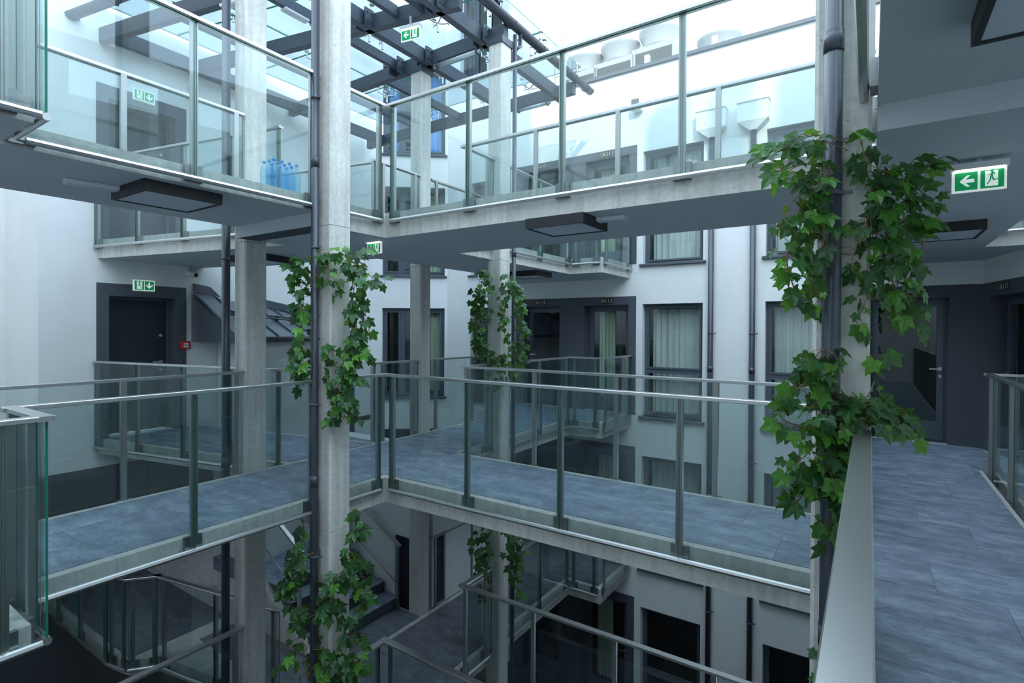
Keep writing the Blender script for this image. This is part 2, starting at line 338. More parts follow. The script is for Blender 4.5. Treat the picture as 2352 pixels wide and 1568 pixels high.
# north facade
FO = (0, FY)
holes = []; LVN = {-1: 'ground', 0: 'lower', 1: 'middle', 2: 'upper'}
WA, WB, WS = (-3.45, -2.385), (-1.405, -.345), (-7.42, -6.85)
DA, DB, DC = (-6.0, -5.13), (-4.62, -3.71), (-.02, .90)
X0F = -8.1
for k, z in LV.items():
    for (a0, a1) in (WA, WB, WS): holes.append((a0-X0F, a1-X0F, z-.02, z+2.02))
    for (a0, a1) in (DA, DB, DC): holes.append((a0-X0F, a1-X0F, z, z+2.02))
wf = wall('wall_north', (X0F, FY), (1.25, FY), -5.53, 6.30, holes, label='long white rendered facade with windows and room doors')
box('trim_1', 'coping', (-6.6, FY-.05, 6.30), (1.25, FY+.33, 6.36)); bpy.data.objects['trim_1']['kind'] = 'structure'
for k, z in LV.items():
    n = LVN[k]
    lv = {'ground': 'lowest storey', 'lower': 'storey below', 'middle': 'middle storey', 'upper': 'upper storey'}[n]
    for nm, (a0, a1), tr in (('left of the two facade drainpipes', WA, .78), ('beside the ivy column, right of the drainpipes', WB, .78)):
        wd = window('tall grey framed window %s, %s' % (nm, lv), FO, 0, a0, a1, z-.02, z+2.02, trans=z+.82)
        if k >= 0: curtain('pale curtain in window %s, %s' % (nm, lv), wd, a0+.1, a1-.1, z+.05, z+1.93, .30, group='curtains of the north facade')
    wd = window('narrow grey window near the facade corner, %s' % lv, FO, 0, *WS, z-.02, z+2.02)
    for nm, (a0, a1), hl in (('left', DA, True), ('right', DB, False)):
        d = glazed_door('glazed grey room door, %s of the pair, %s' % (nm, lv), FO, 0, a0, a1, z, z+2.02, handle_left=hl)
        if nm == 'right': curtain('pale green curtain behind the right hand door, %s' % lv, d, a0+.18, a0+.50, z+.25, z+1.9, .34, 'curtain_green', .03, .07)
    surround('door_surround', 'dark grey wall panel around the pair of room doors, %s' % lv, FO, 0, -6.2, -3.57, z, z+2.17, [(DA[0], DA[1], z-.1, z+2.02), (DB[0], DB[1], z-.1, z+2.02)])
    if k > 0:
        glazed_door('glazed door at the end of the right hand walkway, %s' % lv, FO, 0, *DC, z, z+2.02, handle_left=False)
        surround('door_surround', 'dark grey wall panel around the walkway end door, %s' % lv, FO, 0, -.30, 1.25, z, z+2.19, [(DC[0], DC[1], z-.1, z+2.02)])
number_sign('A110', 'small black sign reading A110 above left room door', FO, 0, -5.62, 2.095, -.014)
number_sign('A111', 'small black sign reading A111 above right room door', FO, 0, -4.17, 2.095, -.014)
number_sign('A112', 'small black sign reading A112 above door behind the ivy', FO, 0, .50, 2.11, -.014)
number_sign('A210', 'small black sign reading A210 on the upper storey', FO, 0, -5.62, 2.095+FH, -.014)
number_sign('A211', 'small black sign reading A211 on the upper storey', FO, 0, -4.17, 2.095+FH, -.014)
# east wall (room A113), skewed
EA = math.atan2(-10.43, 2.09); EP = (1.25, FY)
holes = [(.22, 1.14, z, z+2.02) for z in (0, FH)]
wall('wall_east', EP, (3.34, -1.0), -5.53, 6.30, holes, label='skewed wall on the right with room door')
for z, n in ((0, 'at the camera floor level'), (FH, 'one storey above the camera')):
    d = glazed_door('glazed room door on the skewed right hand wall, %s' % n, EP, EA, .22, 1.14, z, z+2.02)
    curtain('greenish curtain behind the skewed wall door, %s' % n, d, .42, .95, z+.3, z+1.9, .34, 'curtain_green', .03, .1)
    surround('door_surround', 'dark grey wall panel on the skewed right hand wall, %s' % n, EP, EA, 0, 2.4, z, z+2.19, [(.22, 1.14, z-.1, z+2.02)])
number_sign('A113', 'small black sign reading A113 on the skewed right wall', EP, EA, .62, 2.11, -.014)
# north-west diagonal wall with triple windows
DP = (-9.39, 8.38); DQ = (-8.1, FY); DAng = math.atan2(DQ[1]-DP[1], DQ[0]-DP[0]); DL = math.hypot(DQ[0]-DP[0], DQ[1]-DP[1])
holes = [(.19, 1.60, z+.0, z+2.02) for z in (-FH, 0, FH, 2*FH)]
wall('wall_north_west', DP, DQ, -5.53, 11.0, holes, label='white diagonal wall with wide grey windows')
for z, n in ((-FH, 'one storey below the camera floor'), (0, 'at the camera floor level'), (FH, 'one storey above'), (2*FH, 'at the top under the glass roof')):
    wd = window('wide grey window with narrow panes on the diagonal wall, %s' % n, DP, DAng, .19, 1.60, z, z+2.02, mull=(.62, 1.12), rec=.11, fw=.07)
    curtain('curtain behind the diagonal wall window, %s' % n, wd, 1.18, 1.53, z+.1, z+1.9, .28, 'blue_cloth' if z > 5 else 'curtain_green', .025, .08)
    if z > 5: curtain('second blue curtain behind the top diagonal wall window', wd, .3, .56, z+.1, z+1.9, .28, 'blue_cloth', .025, .08)
# taller part of the north facade at the left
wall('wall_north_upper', (-8.1, FY), (-6.6, FY), 6.30, 11.0, [(.35, 1.1, 7.1, 9.1)], label='upper white wall with roof frames')
window('tall window high on the upper white wall', (-8.1, FY), 0, .35, 1.1, 7.1, 9.1, mull=(.72,), trans=8.2)
wall('wall_north_return', (-6.6, FY+2.5), (-6.6, FY), 6.30, 11.0, label='side of the upper white wall', side=-1)
# west wall
holes = [(3.10-2.34, 3.97-2.34, z, z+2.0) for z in (0, FH)]
wall('wall_west', (-8.9, 2.34), (-8.87, 4.72), -.39, 11.0, holes, label='white wall with exit doors at the end of the landings')
wall('wall_west_return', (-10.3, 2.34), (-8.9, 2.34), -.39, 11.0, label='warm lit return of the white west wall')
wall('wall_west_far', (-10.3, -1.0), (-10.3, 2.34), -.39, 11.0, label='far left strip of white wall')
wall('wall_west_rear', (-8.87, 4.72), (-9.39, 8.38), -5.53, 11.0, label='white rear wall above the lean-to roof')
wall('wall_west_lower', (-11.2, -1.0), (-11.2, 8.4), -5.53, -.39, mat='wall_shaded', label='dark recessed lower storey wall')
prism('ceiling_west_overhang', [(-11.4, -1.0), (-10.3, -1.0), (-10.3, 2.34), (-8.9, 2.34), (-8.87, 4.72), (-9.39, 8.4), (-11.4, 8.4)], -.50, -.392, ('wall_shaded', 'wall_shaded', 'wall_shaded'))['kind'] = 'structure'
for z, n in ((0, 'middle'), (FH, 'upper')):
    ND[0] += 1; d = thing('door_%d' % ND[0], 'solid black steel exit door on the %s landing' % n, 'door', (-8.9, 2.34, 0), math.atan2(2.38, .03), kind='structure')
    x0, x1 = .76, 1.63
    multibox('door_frame', 'frame', [((x0, .19, z), (x0+.05, .26, z+2.0)), ((x1-.05, .19, z), (x1, .26, z+2.0)), ((x0, .19, z+1.95), (x1, .26, z+2.0))], d)
    multibox('door_lining', 'grey_render', [((x0-.001, -.011, z), (x0+.006, .19, z+2.0)), ((x1-.006, -.011, z), (x1+.001, .19, z+2.0)), ((x0+.006, -.011, z+1.994), (x1-.006, .19, z+2.001))], d)
    lf = box('door_leaf', 'door_leaf', (x0+.05, .20, z+.01), (x1-.05, .245, z+1.95), d)
    hx = (x1-x0)/2-.13
    cyl('peephole', 'galv', .022, .02, (hx, -.03, .45), lf, 12, (pi/2, 0, 0))
    multibox('handle', 'steel', [((hx-.02, -.06, .03), (hx+.02, -.022, .065)), ((hx-.12, -.075, .036), (hx+.02, -.055, .058))], lf)
    cyl('lock', 'steel', .022, .02, (hx, -.03, -.07), lf, 12, (pi/2, 0, 0))
    surround('door_surround', 'dark grey wall panel around the %s exit door' % n, (-8.9, 2.34), math.atan2(2.38, .03), .62, 1.78, z, z+2.17, [(x0, x1, z-.1, z+2.0)])
# unseen walls and chimneys added behind the camera to shade facade and west walls
wall('wall_south_added', (7.4, -1.0), (-12.0, -1.0), -5.53, 10.1, label='added unseen wall behind the camera, shades the facade')
wall('wall_south_high_added', (.3, -1.0), (-12.0, -1.0), 10.1, 14.5, label='added upper wall behind the camera, keeps sun off west walls')
for i, (cx, top) in enumerate(((3.45, 11.9), (4.5, 12.0), (5.6, 12.1))):
    t_ = thing('shadow_chimney', 'added unseen chimney on the roof behind the camera, number %s from the left' % ('one', 'two', 'three')[i], 'shadow_chimney', (cx, -1.6, 9.9), group='added chimneys behind the camera')
    box('shaft', 'brick_stack', (-.16, -.2, 0), (.16, .2, top-10.65), t_); box('cap', 'brick_stack', (-.25, -.25, top-10.65), (.25, .25, top-9.9), t_, .03)
prism('roof_south', [(-12, -7), (7.4, -7), (7.4, -1.0), (-12, -1.0)], 9.7, 9.9, ('coping', 'coping', 'coping'))['kind'] = 'structure'
# ground
o = box('floor_ground', 'concrete_shaded', (-12, -1.0, -5.73), (4, 10, -5.53)); o['kind'] = 'structure'; o['label'] = 'dark ground floor far below'
prism('roof_north', [(-6.6, FY+.28), (1.6, FY+.28), (1.6, 16), (-6.6, 16)], 5.9, 6.1, ('coping', 'coping', 'coping'))['kind'] = 'structure'

# ------------------------------------------------------------------ slabs and tiled floors
def slab(name, poly, z, th, label):
    o = prism(name, poly, z-th, z-.006); o['kind'] = 'structure'; o['label'] = label; return o
def tiles(par, rects, z, along='y', tl=.94, tw=.47):
    mt_ = 'tile' if z > -1 else 'tile_low_shaded'
    # rects already inset from the concrete edge
    g = .0013
    for (x0, x1, y0, y1) in rects:
        A0, A1, B0, B1 = (y0, y1, x0, x1) if along == 'y' else (x0, x1, y0, y1)
        nb = max(1, round((B1-B0)/tw)); wB = (B1-B0)/nb
        for j in range(nb):
            s = A0-(j % 3)*tl/3
            while s < A1-.01:
                a0, a1 = max(s, A0), min(s+tl, A1); s += tl
                if a1-a0 < .02: continue
                b0, b1 = B0+j*wB, B0+(j+1)*wB
                if along == 'y': lo, hi = (b0+g, a0+g), (b1-g, a1-g)
                else: lo, hi = (a0+g, b0+g), (a1-g, b1-g)
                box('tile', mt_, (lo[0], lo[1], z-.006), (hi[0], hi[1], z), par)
def skew_tiles(par, P, z, n, m):
    # quad P0..P3 (P0-P1 long side), n along, m across
    P = [Vector((*p, 0)) for p in P]
    for i in range(n):
        for j in range(m):
            q = []
            for (u, v) in ((i, j), (i+1, j), (i+1, j+1), (i, j+1)):
                uu = u/n; vv = v/m; q.append((P[0].lerp(P[1], uu)).lerp(P[3].lerp(P[2], uu), vv))
            c = sum(q, Vector())/4; q = [c+(p-c)*.992 for p in q]
            V = [(p.x-c.x, p.y-c.y, -.006) for p in q]+[(p.x-c.x, p.y-c.y, 0) for p in q]
            ob('tile', mesh('tile', V, BF, 'tile'), (c.x, c.y, z), parent=par)
E_ = .075
LAND = [(-8.9, 2.98), (BX0, 3.66), (BX0, 5.05), (-8.9, 4.37)]
for k in (0, 1, 2):
    z = LV[k]; n = LNAME[k]
    o = slab('floor', [(BX0, -1.0), (-3.65, -1.0), (-3.65, .93), (BX1, .93), (BX1, 3.10), (BX0, 3.10)], z, TN, 'thin concrete left footbridge, %s level' % n)
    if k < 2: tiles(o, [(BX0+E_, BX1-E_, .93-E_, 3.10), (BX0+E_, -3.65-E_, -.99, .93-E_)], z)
    o = slab('floor', [(BX0, 3.10), (BX1, 3.10), (BX1, BY0), (.02, BY0), (.02, BY1), (NX1, BY1), (NX1, 8.22), (-3.70, 8.22), (-3.70, FY), (-6.3, FY), (-6.3, 8.22), (BX0, 8.22)], z, TH, 'concrete right footbridge and junction slab, %s level' % n)
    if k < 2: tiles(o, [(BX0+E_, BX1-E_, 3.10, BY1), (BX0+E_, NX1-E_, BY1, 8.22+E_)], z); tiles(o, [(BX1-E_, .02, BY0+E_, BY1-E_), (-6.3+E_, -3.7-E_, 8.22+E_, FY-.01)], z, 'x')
    o = slab('floor', [(.02, -1.0), (1.06, -1.0), (1.06, 3.08), (.02, 3.08)], z, TN, 'walkway slab under the camera, %s level' % n)
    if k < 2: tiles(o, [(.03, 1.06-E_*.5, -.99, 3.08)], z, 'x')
    o = slab('floor', [(.02, 3.08), (1.06, 3.08), (1.06, 7.95), (1.52, 7.95), (1.25, FY), (.02, FY)], z, TH, 'walkway slab leading to the end door, %s level' % n)
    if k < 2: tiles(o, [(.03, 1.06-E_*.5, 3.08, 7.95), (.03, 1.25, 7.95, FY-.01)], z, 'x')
    if k > 0:
        o = slab('floor', LAND, z, TH if k == 2 else .2, 'skewed concrete landing to the exit door, %s level' % n)
        if k == 1: skew_tiles(o, [(-8.88, 3.06), (BX0, 3.74), (BX0, 4.97), (-8.88, 4.29)], z, 6, 4)
    else:
        o = slab('floor', [(-11.2, 2.93), (-8.3, 2.93), (-7.95, 3.0), (-7.72, 3.27), (BX0, 3.66), (BX0, 5.95), (-11.2, 5.95)], z, .2, 'lower landing with curved corner')
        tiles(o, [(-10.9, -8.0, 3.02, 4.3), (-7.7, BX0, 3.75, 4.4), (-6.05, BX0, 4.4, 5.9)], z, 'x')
# drop beams on the column line
for k in (1, 2):
    n = LNAME[k]; z = LV[k]
    box('trim_beam', 'soffit', (BX0, 3.10, z-TH), (BX1, 3.34, z-TN))['kind'] = 'structure'

    box('trim_beam', 'soffit', (BX0+.01, 3.088, z-TH-.002), (BX1-.01, 3.10, z-TN))['kind'] = 'structure'
    box('trim_beam', 'soffit', (.03, 3.066, z-TH-.002), (1.05, 3.08, z-TN))['kind'] = 'structure'
# ------------------------------------------------------------------ columns
def column(x0, x1, y0, y1, z0, z1, label, cap=True):
    t_ = thing('concrete_column', label, 'column', ((x0+x1)/2, (y0+y1)/2, z0), group='concrete columns'); hx, hy = (x1-x0)/2, (y1-y0)/2
    zs = [0]
    for k in (0, 1, 2):
        for zz in (LV[k]-TH-.02,):
            if z0 < zz < z1: zs.append(zz-z0)
    zs.append(z1-z0)
    for i in range(len(zs)-1):
        g = .004 if i else 0
        V, F = bevv((-hx, -hy, zs[i]+g), (hx, hy, zs[i+1]), .018); ob('shaft', mesh('shaft', V, F, 'concrete'), parent=t_)
    if cap: multibox('steel_cap', 'anthracite', [((-hx-.02, -hy-.02, z1-z0), (hx+.02, hy+.02, z1-z0+.09))], t_)
    return t_
C1 = column(-5.82, -5.595, 3.20, 3.45, -5.53, 5.40, 'concrete column rising behind the left footbridge beside exit door landing')
C2 = column(-4.235, -4.02, 3.085, 3.315, -5.53, 5.40, 'ivy wrapped concrete column at the centre left of the courtyard')
C3 = column(-5.825, -5.595, 5.90, 6.13, -5.53, 5.40, 'bare concrete column behind the junction under the glass roof')
C4 = column(-4.36, -4.13, 5.90, 6.13, -5.53, 5.40, 'ivy wrapped concrete column farther back under the glass roof')
C5 = column(-.24, .0, 3.055, 3.30, -5.53, 6.2, 'large ivy wrapped concrete column at the right near the walkway', False)

# ------------------------------------------------------------------ drainpipes
def downpipe(x, y, z0, z1, r, label, joints, clamps, wall_dir=(0, 1), group=None):
    t_ = thing('drainpipe', label, 'drainpipe', (x, y, z0), group=group)
    tube('pipe', 'pipe', [(0, 0, 0), (0, 0, z1-z0)], r, t_, 20)
    for zj in joints: cyl('sleeve', 'pipe', r*1.09, .10, (0, 0, zj-z0), t_, 20)
    for zj in clamps:
        c = cyl('clamp', 'frame', r*1.14, .022, (0, 0, zj-z0), t_, 20)
        d = wall_dir; multibox('clamp_bolt', 'frame', [((r*1.05, -.008, -.008), (r*1.05+.04, .008, .008))], c); multibox('clamp_arm', 'frame', [((-.008, 0, -.008), (.008, r*1.28, .008))], c)
    return t_
downpipe(-.155, 2.97, -5.5, 6.2, .040, 'glossy dark grey drainpipe fixed to the large ivy column at the right', [2.93, .1, -2.7], [2.21, .75, -.9, 3.9])
downpipe(-4.155, 3.02, -5.5, 5.5, .036, 'dark grey drainpipe on the centre ivy column', [3.05, .18, -2.6], [3.62, 2.28, .87, -.5])
downpipe(-5.80, 3.10, -5.5, 5.45, .042, 'dark grey drainpipe on the column behind the left footbridge', [2.9, .1], [2.3, .6])
downpipe(-4.10, 6.17, -5.5, 5.6, .03, 'thin dark drainpipe behind the farther ivy column', [2.6], [1.0])
downpipe(-2.24, FY-.06, -5.5, 4.80, .045, 'dark grey drainpipe on the facade, left of the two', [.9, 3.6], [1.5, -.6, 4.2, -3.2])
downpipe(-1.59, FY-.06, -5.5, 4.80, .045, 'dark grey drainpipe on the facade, right of the two', [.9, 3.6], [1.5, -.6, 4.2, -3.2])

for x, lb in ((-2.24, 'left'), (-1.59, 'right')):
    t_ = thing('hopper_head', 'pale boxed rainwater hopper on top of the %s facade drainpipe' % lb, 'rainwater hopper', (x, FY-.075, 4.78), group='rainwater hoppers')
    V = [(-.05, -.05, 0), (.05, -.05, 0), (.05, .05, 0), (-.05, .05, 0), (-.23, -.1, .14), (.23, -.1, .14), (.23, .07, .14), (-.23, .07, .14)]
    ob('funnel', mesh('funnel', V, BF, 'plaster'), parent=t_); box('bin', 'plaster', (-.23, -.1, .14), (.23, .07, .44), t_); box('rim', 'plaster', (-.245, -.115, .44), (.245, .07, .47), t_)
# ------------------------------------------------------------------ glass railings
PANE = {}
def pane(L, z0, z1, par, x, y, th=.012):
    k = (round(L, 3), round(z1-z0, 3))
    if k not in PANE:
        h = (L/2, th/2, (z1-z0)/2); PANE[k] = mesh('glass_pane', boxv([-a for a in h], h), BF, ('glass', 'glass_edge'), [1, 1, 0, 1, 0, 1])
    ob('glass_pane', PANE[k], (x, y, (z0+z1)/2), parent=par)
RH = 1.09
def railing(label, p0, p1, z, side, posts=None, e0=0, e1=0, h0=0, h1=0, group=None):
    """p0-p1 = slab edge; side = +1 when the void is left of p0->p1; e = trim of glass and bottom rail at ends, h = extension of the handrail"""
    L = math.hypot(p1[0]-p0[0], p1[1]-p0[1]); a = math.atan2(p1[1]-p0[1], p1[0]-p0[0])
    t_ = thing('glass_railing', label, 'railing', (p0[0], p0[1], z), a, group)
    s = side
    def bx(nm, mat, x0, x1, y0, y1, z0, z1, bev=0):
        y0, y1 = sorted((s*y0, s*y1)); return box(nm, mat, (x0, y0, z0), (x1, y1, z1), t_, bev)
    if posts is None:
        n = max(1, round(L/1.0)); posts = [.12+(L-.24)*i/n for i in range(n+1)]
    bx('handrail', 'steel', -h0, L+h1, .010, .080, RH-.028, RH, .003)
    for d in posts:
        bx('post', 'steel_post', d-.024, d+.024, .012, .044, -.105, RH-.028)
        bx('bracket', 'steel_dark', d-.062, d+.062, .0, .030, -.125, .0)
    xs = [e0]+[d for d in posts if e0+.15 < d < L-e1-.15]+[L-e1]
    for i in range(len(xs)-1):
        g = .006; x0, x1 = xs[i]+g, xs[i+1]-g
        if x1-x0 > .05: pane(x1-x0, -.10, RH-.030, t_, (x0+x1)/2, s*.052)
    V, F = tubev([(e0, s*.054, -.105), (L-e1, s*.054, -.105)], .021, 8); me = mesh('bottom_rail', V, F, 'steel'); ob('bottom_rail', me, parent=t_)
    return t_
for k in (0, 1, 2):
    z = LV[k]; n = LNAME[k]; lab = lambda s: '%s, %s level' % (s, n)
    railing(lab('long glass railing on the near edge of the right footbridge'), (BX1, BY0), (.02, BY0), z, -1, [.14, 1.12, 2.10, 3.08, 4.06], e0=.11, h0=-.01, h1=-.01)
    railing(lab('glass railing on the inner edge of the left footbridge'), (BX1, .93), (BX1, 3.085), z, -1, [.10, 1.07, 2.08], e0=.11, e1=.04, h1=-.02)
    railing(lab('short glass railing between centre column and footbridge corner'), (BX1, 3.315), (BX1, BY0), z, -1, [.49], e1=.11, h1=-.01)
    railing(lab('short glass railing across the platform at the left edge'), (-3.65, .93), (BX1, .93), z, -1, [.12, .45], e0=-.05, e1=.1, h0=.08)
    railing(lab('glass railing on the platform beside the left picture edge'), (-3.65, -.98), (-3.65, .93), z, -1, [.1, .9, 1.79], e1=-.03, h1=.08)
    railing(lab('glass railing on the far edge of the left footbridge'), (BX0, -.98), (BX0, 3.19), z, 1, [.08, 1.08, 2.08, 3.05, 4.08], h1=0)
    if k: railing(lab('glass railing on the left of the north walkway before bare column'), (BX0, 5.05), (BX0, 5.89), z, 1, [.12, .74], h0=.05)
    railing(lab('glass railing on the left of the north walkway beyond bare column'), (BX0, 6.14), (BX0, 8.2), z, 1)
    railing(lab('long glass railing on the far edge of the right footbridge'), (NX1, BY1), (.02, BY1), z, 1, [.10, 1.10, 2.10, 3.10, 4.1], e0=.06, h0=.0)
    railing(lab('short glass railing right of the north walkway before ivy column'), (NX1, BY1), (NX1, 5.89), z, -1, [.12, .55], e0=.06)
    railing(lab('glass railing right of the north walkway beyond ivy column'), (NX1, 6.14), (NX1, 8.22), z, -1, [.15, 1.05, 1.95], e1=.07)
    railing(lab('short glass railing at the corner of the room balcony'), (NX1, 8.22), (-3.70, 8.22), z, -1, [.12, .50], e0=.08, e1=.02, h1=.07)
    railing(lab('glass railing at the right side of the room balcony'), (-3.70, 8.22), (-3.70, FY-.02), z, -1, [.10, 1.10], h0=.06)
    railing(lab('glass railing with wide handrail beside the camera'), (.02, -.98), (.02, 3.055), z, 1, [.1, 1.0, 1.98, 2.93, 3.9], h1=-.02)
    railing(lab('short glass railing between large ivy column and right footbridge'), (.02, 3.30), (.02, BY0), z, 1, [.3], e1=.08)
    railing(lab('glass railing on the left of the walkway to the end door'), (.02, BY1), (.02, FY-.05), z, 1, e0=.08)
    railing(lab('glass railing along the right hand void'), (1.06, -.98), (1.06, 7.95), z, -1, [.5+i*1.02 for i in range(9)], e1=.08)
    railing(lab('short glass railing across the end of the right hand void'), (1.06, 7.95), (1.52, 7.95), z, -1, [.12, .38], e0=.08)
    if k:
        railing(lab('glass railing in front of the exit door landing'), (-8.88, 2.985), (BX0-.02, 3.66), z, -1, [.04, .86, 1.72, 2.56, 3.30])
        railing(lab('glass railing behind the exit door landing'), (BX0, 5.05), (-7.75, 4.605), z, -1, [.1, 1.1, 2.1])
for i, (a, b) in enumerate((((-11.1, 2.93), (-8.3, 2.93)), ((-8.3, 2.93), (-7.95, 3.0)), ((-7.95, 3.0), (-7.72, 3.27)), ((-7.72, 3.27), (BX0-.02, 3.66)))):
    railing(('glass railing on the straight left part of the dark lower landing', 'first short glass railing of the curved corner on lower landing', 'second short glass railing of the curved corner on lower landing', 'glass railing right of the curved corner on lower landing')[i], a, b, LV[0], -1, None if i in (0, 3) else [.05, .30], h0=.03, h1=.03)

# ------------------------------------------------------------------ stairs (lower level)
z0 = LV[0]
st = thing('staircase', 'short concrete staircase with grey treads climbing left behind the centre column', 'staircase', (-6.05, 4.45, z0))
for i in range(4):
    prism('step', [(-.30*(i+1), 0), (-.30*i, 0), (-.30*i, 1.45), (-.30*(i+1), 1.45)], .165*i, .165*(i+1), ('grey_render', 'concrete', 'tile'), st)
V = [(0.05, y, z) for y in (-.09, 0) for z in (0,)]
sp = [(-1.55, -.18), (.02, -.18), (.02, .02), (-.30, .19), (-.30, .20), (-.60, .36), (-.9, .52), (-1.2, .69), (-1.55, .69)]
poly2d('stringer', 'concrete', sp, .10, st)
up_ = box('floor_half_landing', 'tile', (-8.7, 4.45, z0+.46), (-7.25, 5.9, z0+.66)); up_['kind'] = 'structure'; up_['label'] = 'raised half landing at the head of the short stairs'
for nm, y, e in (('near', .06, 0), ('far', 1.40, 0)):
    t_ = thing('stair_railing', 'steel stair handrail on the %s side of the short stairs' % nm, 'railing', (-6.05, 4.45+y, z0))
    xa = -.45 if nm == 'near' else .08
    za = 1.0+max(0, -xa)*.55
    V, F = bevv((-.032, -.03, -.014), (1.55, .03, .014), .003)
    o = ob('handrail', mesh('handrail', V, F, 'steel'), (xa, 0, za), (0, -math.atan(.55)*1, pi), t_)
    for d in (0.03, 1.1):
        zt = za+d*.55-.01; zb = max(0, math.floor((-xa+d)/.30)+1)*.165 if -xa+d > 0 else 0
        box('post', 'steel', (xa-d-.02, -.02, min(zb, .66)), (xa-d+.02, .02, zt), t_)
    tube('lower_bar', 'steel_post', [(xa-.02, 0, za-.62), (xa-1.12, 0, za-.62+1.1*.55)], .009, t_, 6)
# lower storey walls beside the stairs
wall('wall_stair', (-8.9, 5.95), (-5.84, 5.95), z0, -TH, label='pale wall behind the short stairs')
wall('wall_corridor', (-5.60, 6.20), (-5.60, 8.3), z0, -TH, [(.02, .30, z0, z0+1.1)], label='grey wall of the lower corridor', mat='plaster')
box('trim_dark_opening', 'door_leaf', (-6.14, 5.935, z0), (-5.845, 5.95, z0+1.1))['kind'] = 'structure'
o = box('door_lower', 'door_leaf', (-5.70, 6.22, z0), (-5.64, 6.50, z0+1.1)); tag(o, 'dark door at the foot of the bare column in lower corridor', 'door', kind='structure')

# ------------------------------------------------------------------ little house with seamed metal roof
wall('wall_house_south', (-8.85, 4.60), (-7.85, 4.60), z0, 1.36, label='cream wall under the lean-to roof')
wall('wall_house_east', (-7.85, 4.60), (-8.12, 6.75), z0, 1.36, label='pale wall of the lean-to beside the landing')
box('trim_house_door', 'grey_render', (-8.10, 6.2, z0), (-8.02, 6.7, .75))['kind'] = 'structure'
lr = thing('lean_to_roof', 'dark grey seamed metal lean-to roof against the white wall', 'roof', (0, 0, 0))
def rp(u, v, d=0):
    a = Vector((-8.86, 4.22, 2.10)); b = Vector((-9.12, 6.66, 1.73)); c = Vector((-7.98, 6.75, 1.40)); e = Vector((-7.60, 4.22, 1.41))
    p = a.lerp(b, u).lerp(e.lerp(c, u), v); return p+Vector((.3, 0, .95)).normalized()*d
N_ = 7
for i in range(N_):
    u0, u1 = i/N_+.002, (i+1)/N_-.002
    V = [rp(u0, 0), rp(u1, 0), rp(u1, 1), rp(u0, 1), rp(u0, 0, .01), rp(u1, 0, .01), rp(u1, 1, .01), rp(u0, 1, .01)]
    ob('sheet', mesh('sheet', V, BF, 'zinc'), parent=lr)
for i in range(N_+1):
    u = i/N_; q = Vector((0, .008, 0))
    V = [rp(u, 0)-q, rp(u, 0)+q, rp(u, 1)+q, rp(u, 1)-q, rp(u, 0, .04)-q, rp(u, 0, .04)+q, rp(u, 1, .04)+q, rp(u, 1, .04)-q]
    ob('standing_seam', mesh('standing_seam', V, BF, 'zinc'), parent=lr)
    if i: 
        c = rp(u, .55, .05); box('snow_guard_clamp', 'anthracite', (c.x-.03, c.y-.015, c.z-.03), (c.x+.03, c.y+.015, c.z+.06), lr)
for v in (.52, .60): tube('snow_guard_bar', 'anthracite', [rp(.04, v, .085), rp(1, v, .085)], .014, lr)
V = [rp(0, 0, .02), rp(1, 0, .02), rp(1, 0, .02)+Vector((-.02, 0, .13)), rp(0, 0, .02)+Vector((-.02, 0, .13))]
ob('flashing', mesh('flashing', V+[v+Vector((.03, 0, 0)) for v in V], BF, 'anthracite'), parent=lr)
V = [Vector((-8.88, 4.20, 2.07)), Vector((-7.58, 4.20, 1.43)), Vector((-7.58, 4.20, 1.33)), Vector((-8.88, 4.20, 1.33))]
ob('cheek', mesh('cheek', V+[v+Vector((0, .03, 0)) for v in V], BF, 'zinc'), parent=lr)
g = thing('eaves_gutter', 'dark half round gutter along the lean-to eaves', 'gutter', (0, 0, 0))
def gutter(par, a, b, r, nm='trough', mat='pipe'):
    a, b = Vector(a), Vector(b); d = (b-a).normalized(); s = d.cross(Vector((0, 0, 1))).normalized(); V, F = [], []
    for e in (a, b):
        for rr in (r, r*.88):
            for i in range(9): q = pi+pi*i/8; V.append(e+s*cos(q)*rr+Vector((0, 0, sin(q)*rr)))
    for i in range(8): F += [(i, i+1, 19+i, 18+i), (9+i+1, 9+i, 27+i, 28+i), (i, 9+i, 10+i, i+1), (18+i, 19+i, 28+i, 27+i)]
    F += [(0, 18, 27, 9), (8, 17, 35, 26)]
    ob(nm, mesh(nm, V, F, mat), parent=par)
    L = (b-a).length
    for i in range(max(2, int(L/.7))):
        c = a+d*(.2+(L-.4)*i/max(1, int(L/.7)-1)); tube('gutter_bracket', 'frame', [c-s*r*1.1, c-s*r*.8-Vector((0, 0, r*.8)), c-Vector((0, 0, r*1.08)), c+s*r*.8-Vector((0, 0, r*.8)), c+s*r*1.1], .007, par, 5)
gutter(g, (-7.50, 4.25, 1.39), (-7.88, 6.8, 1.38), .06)

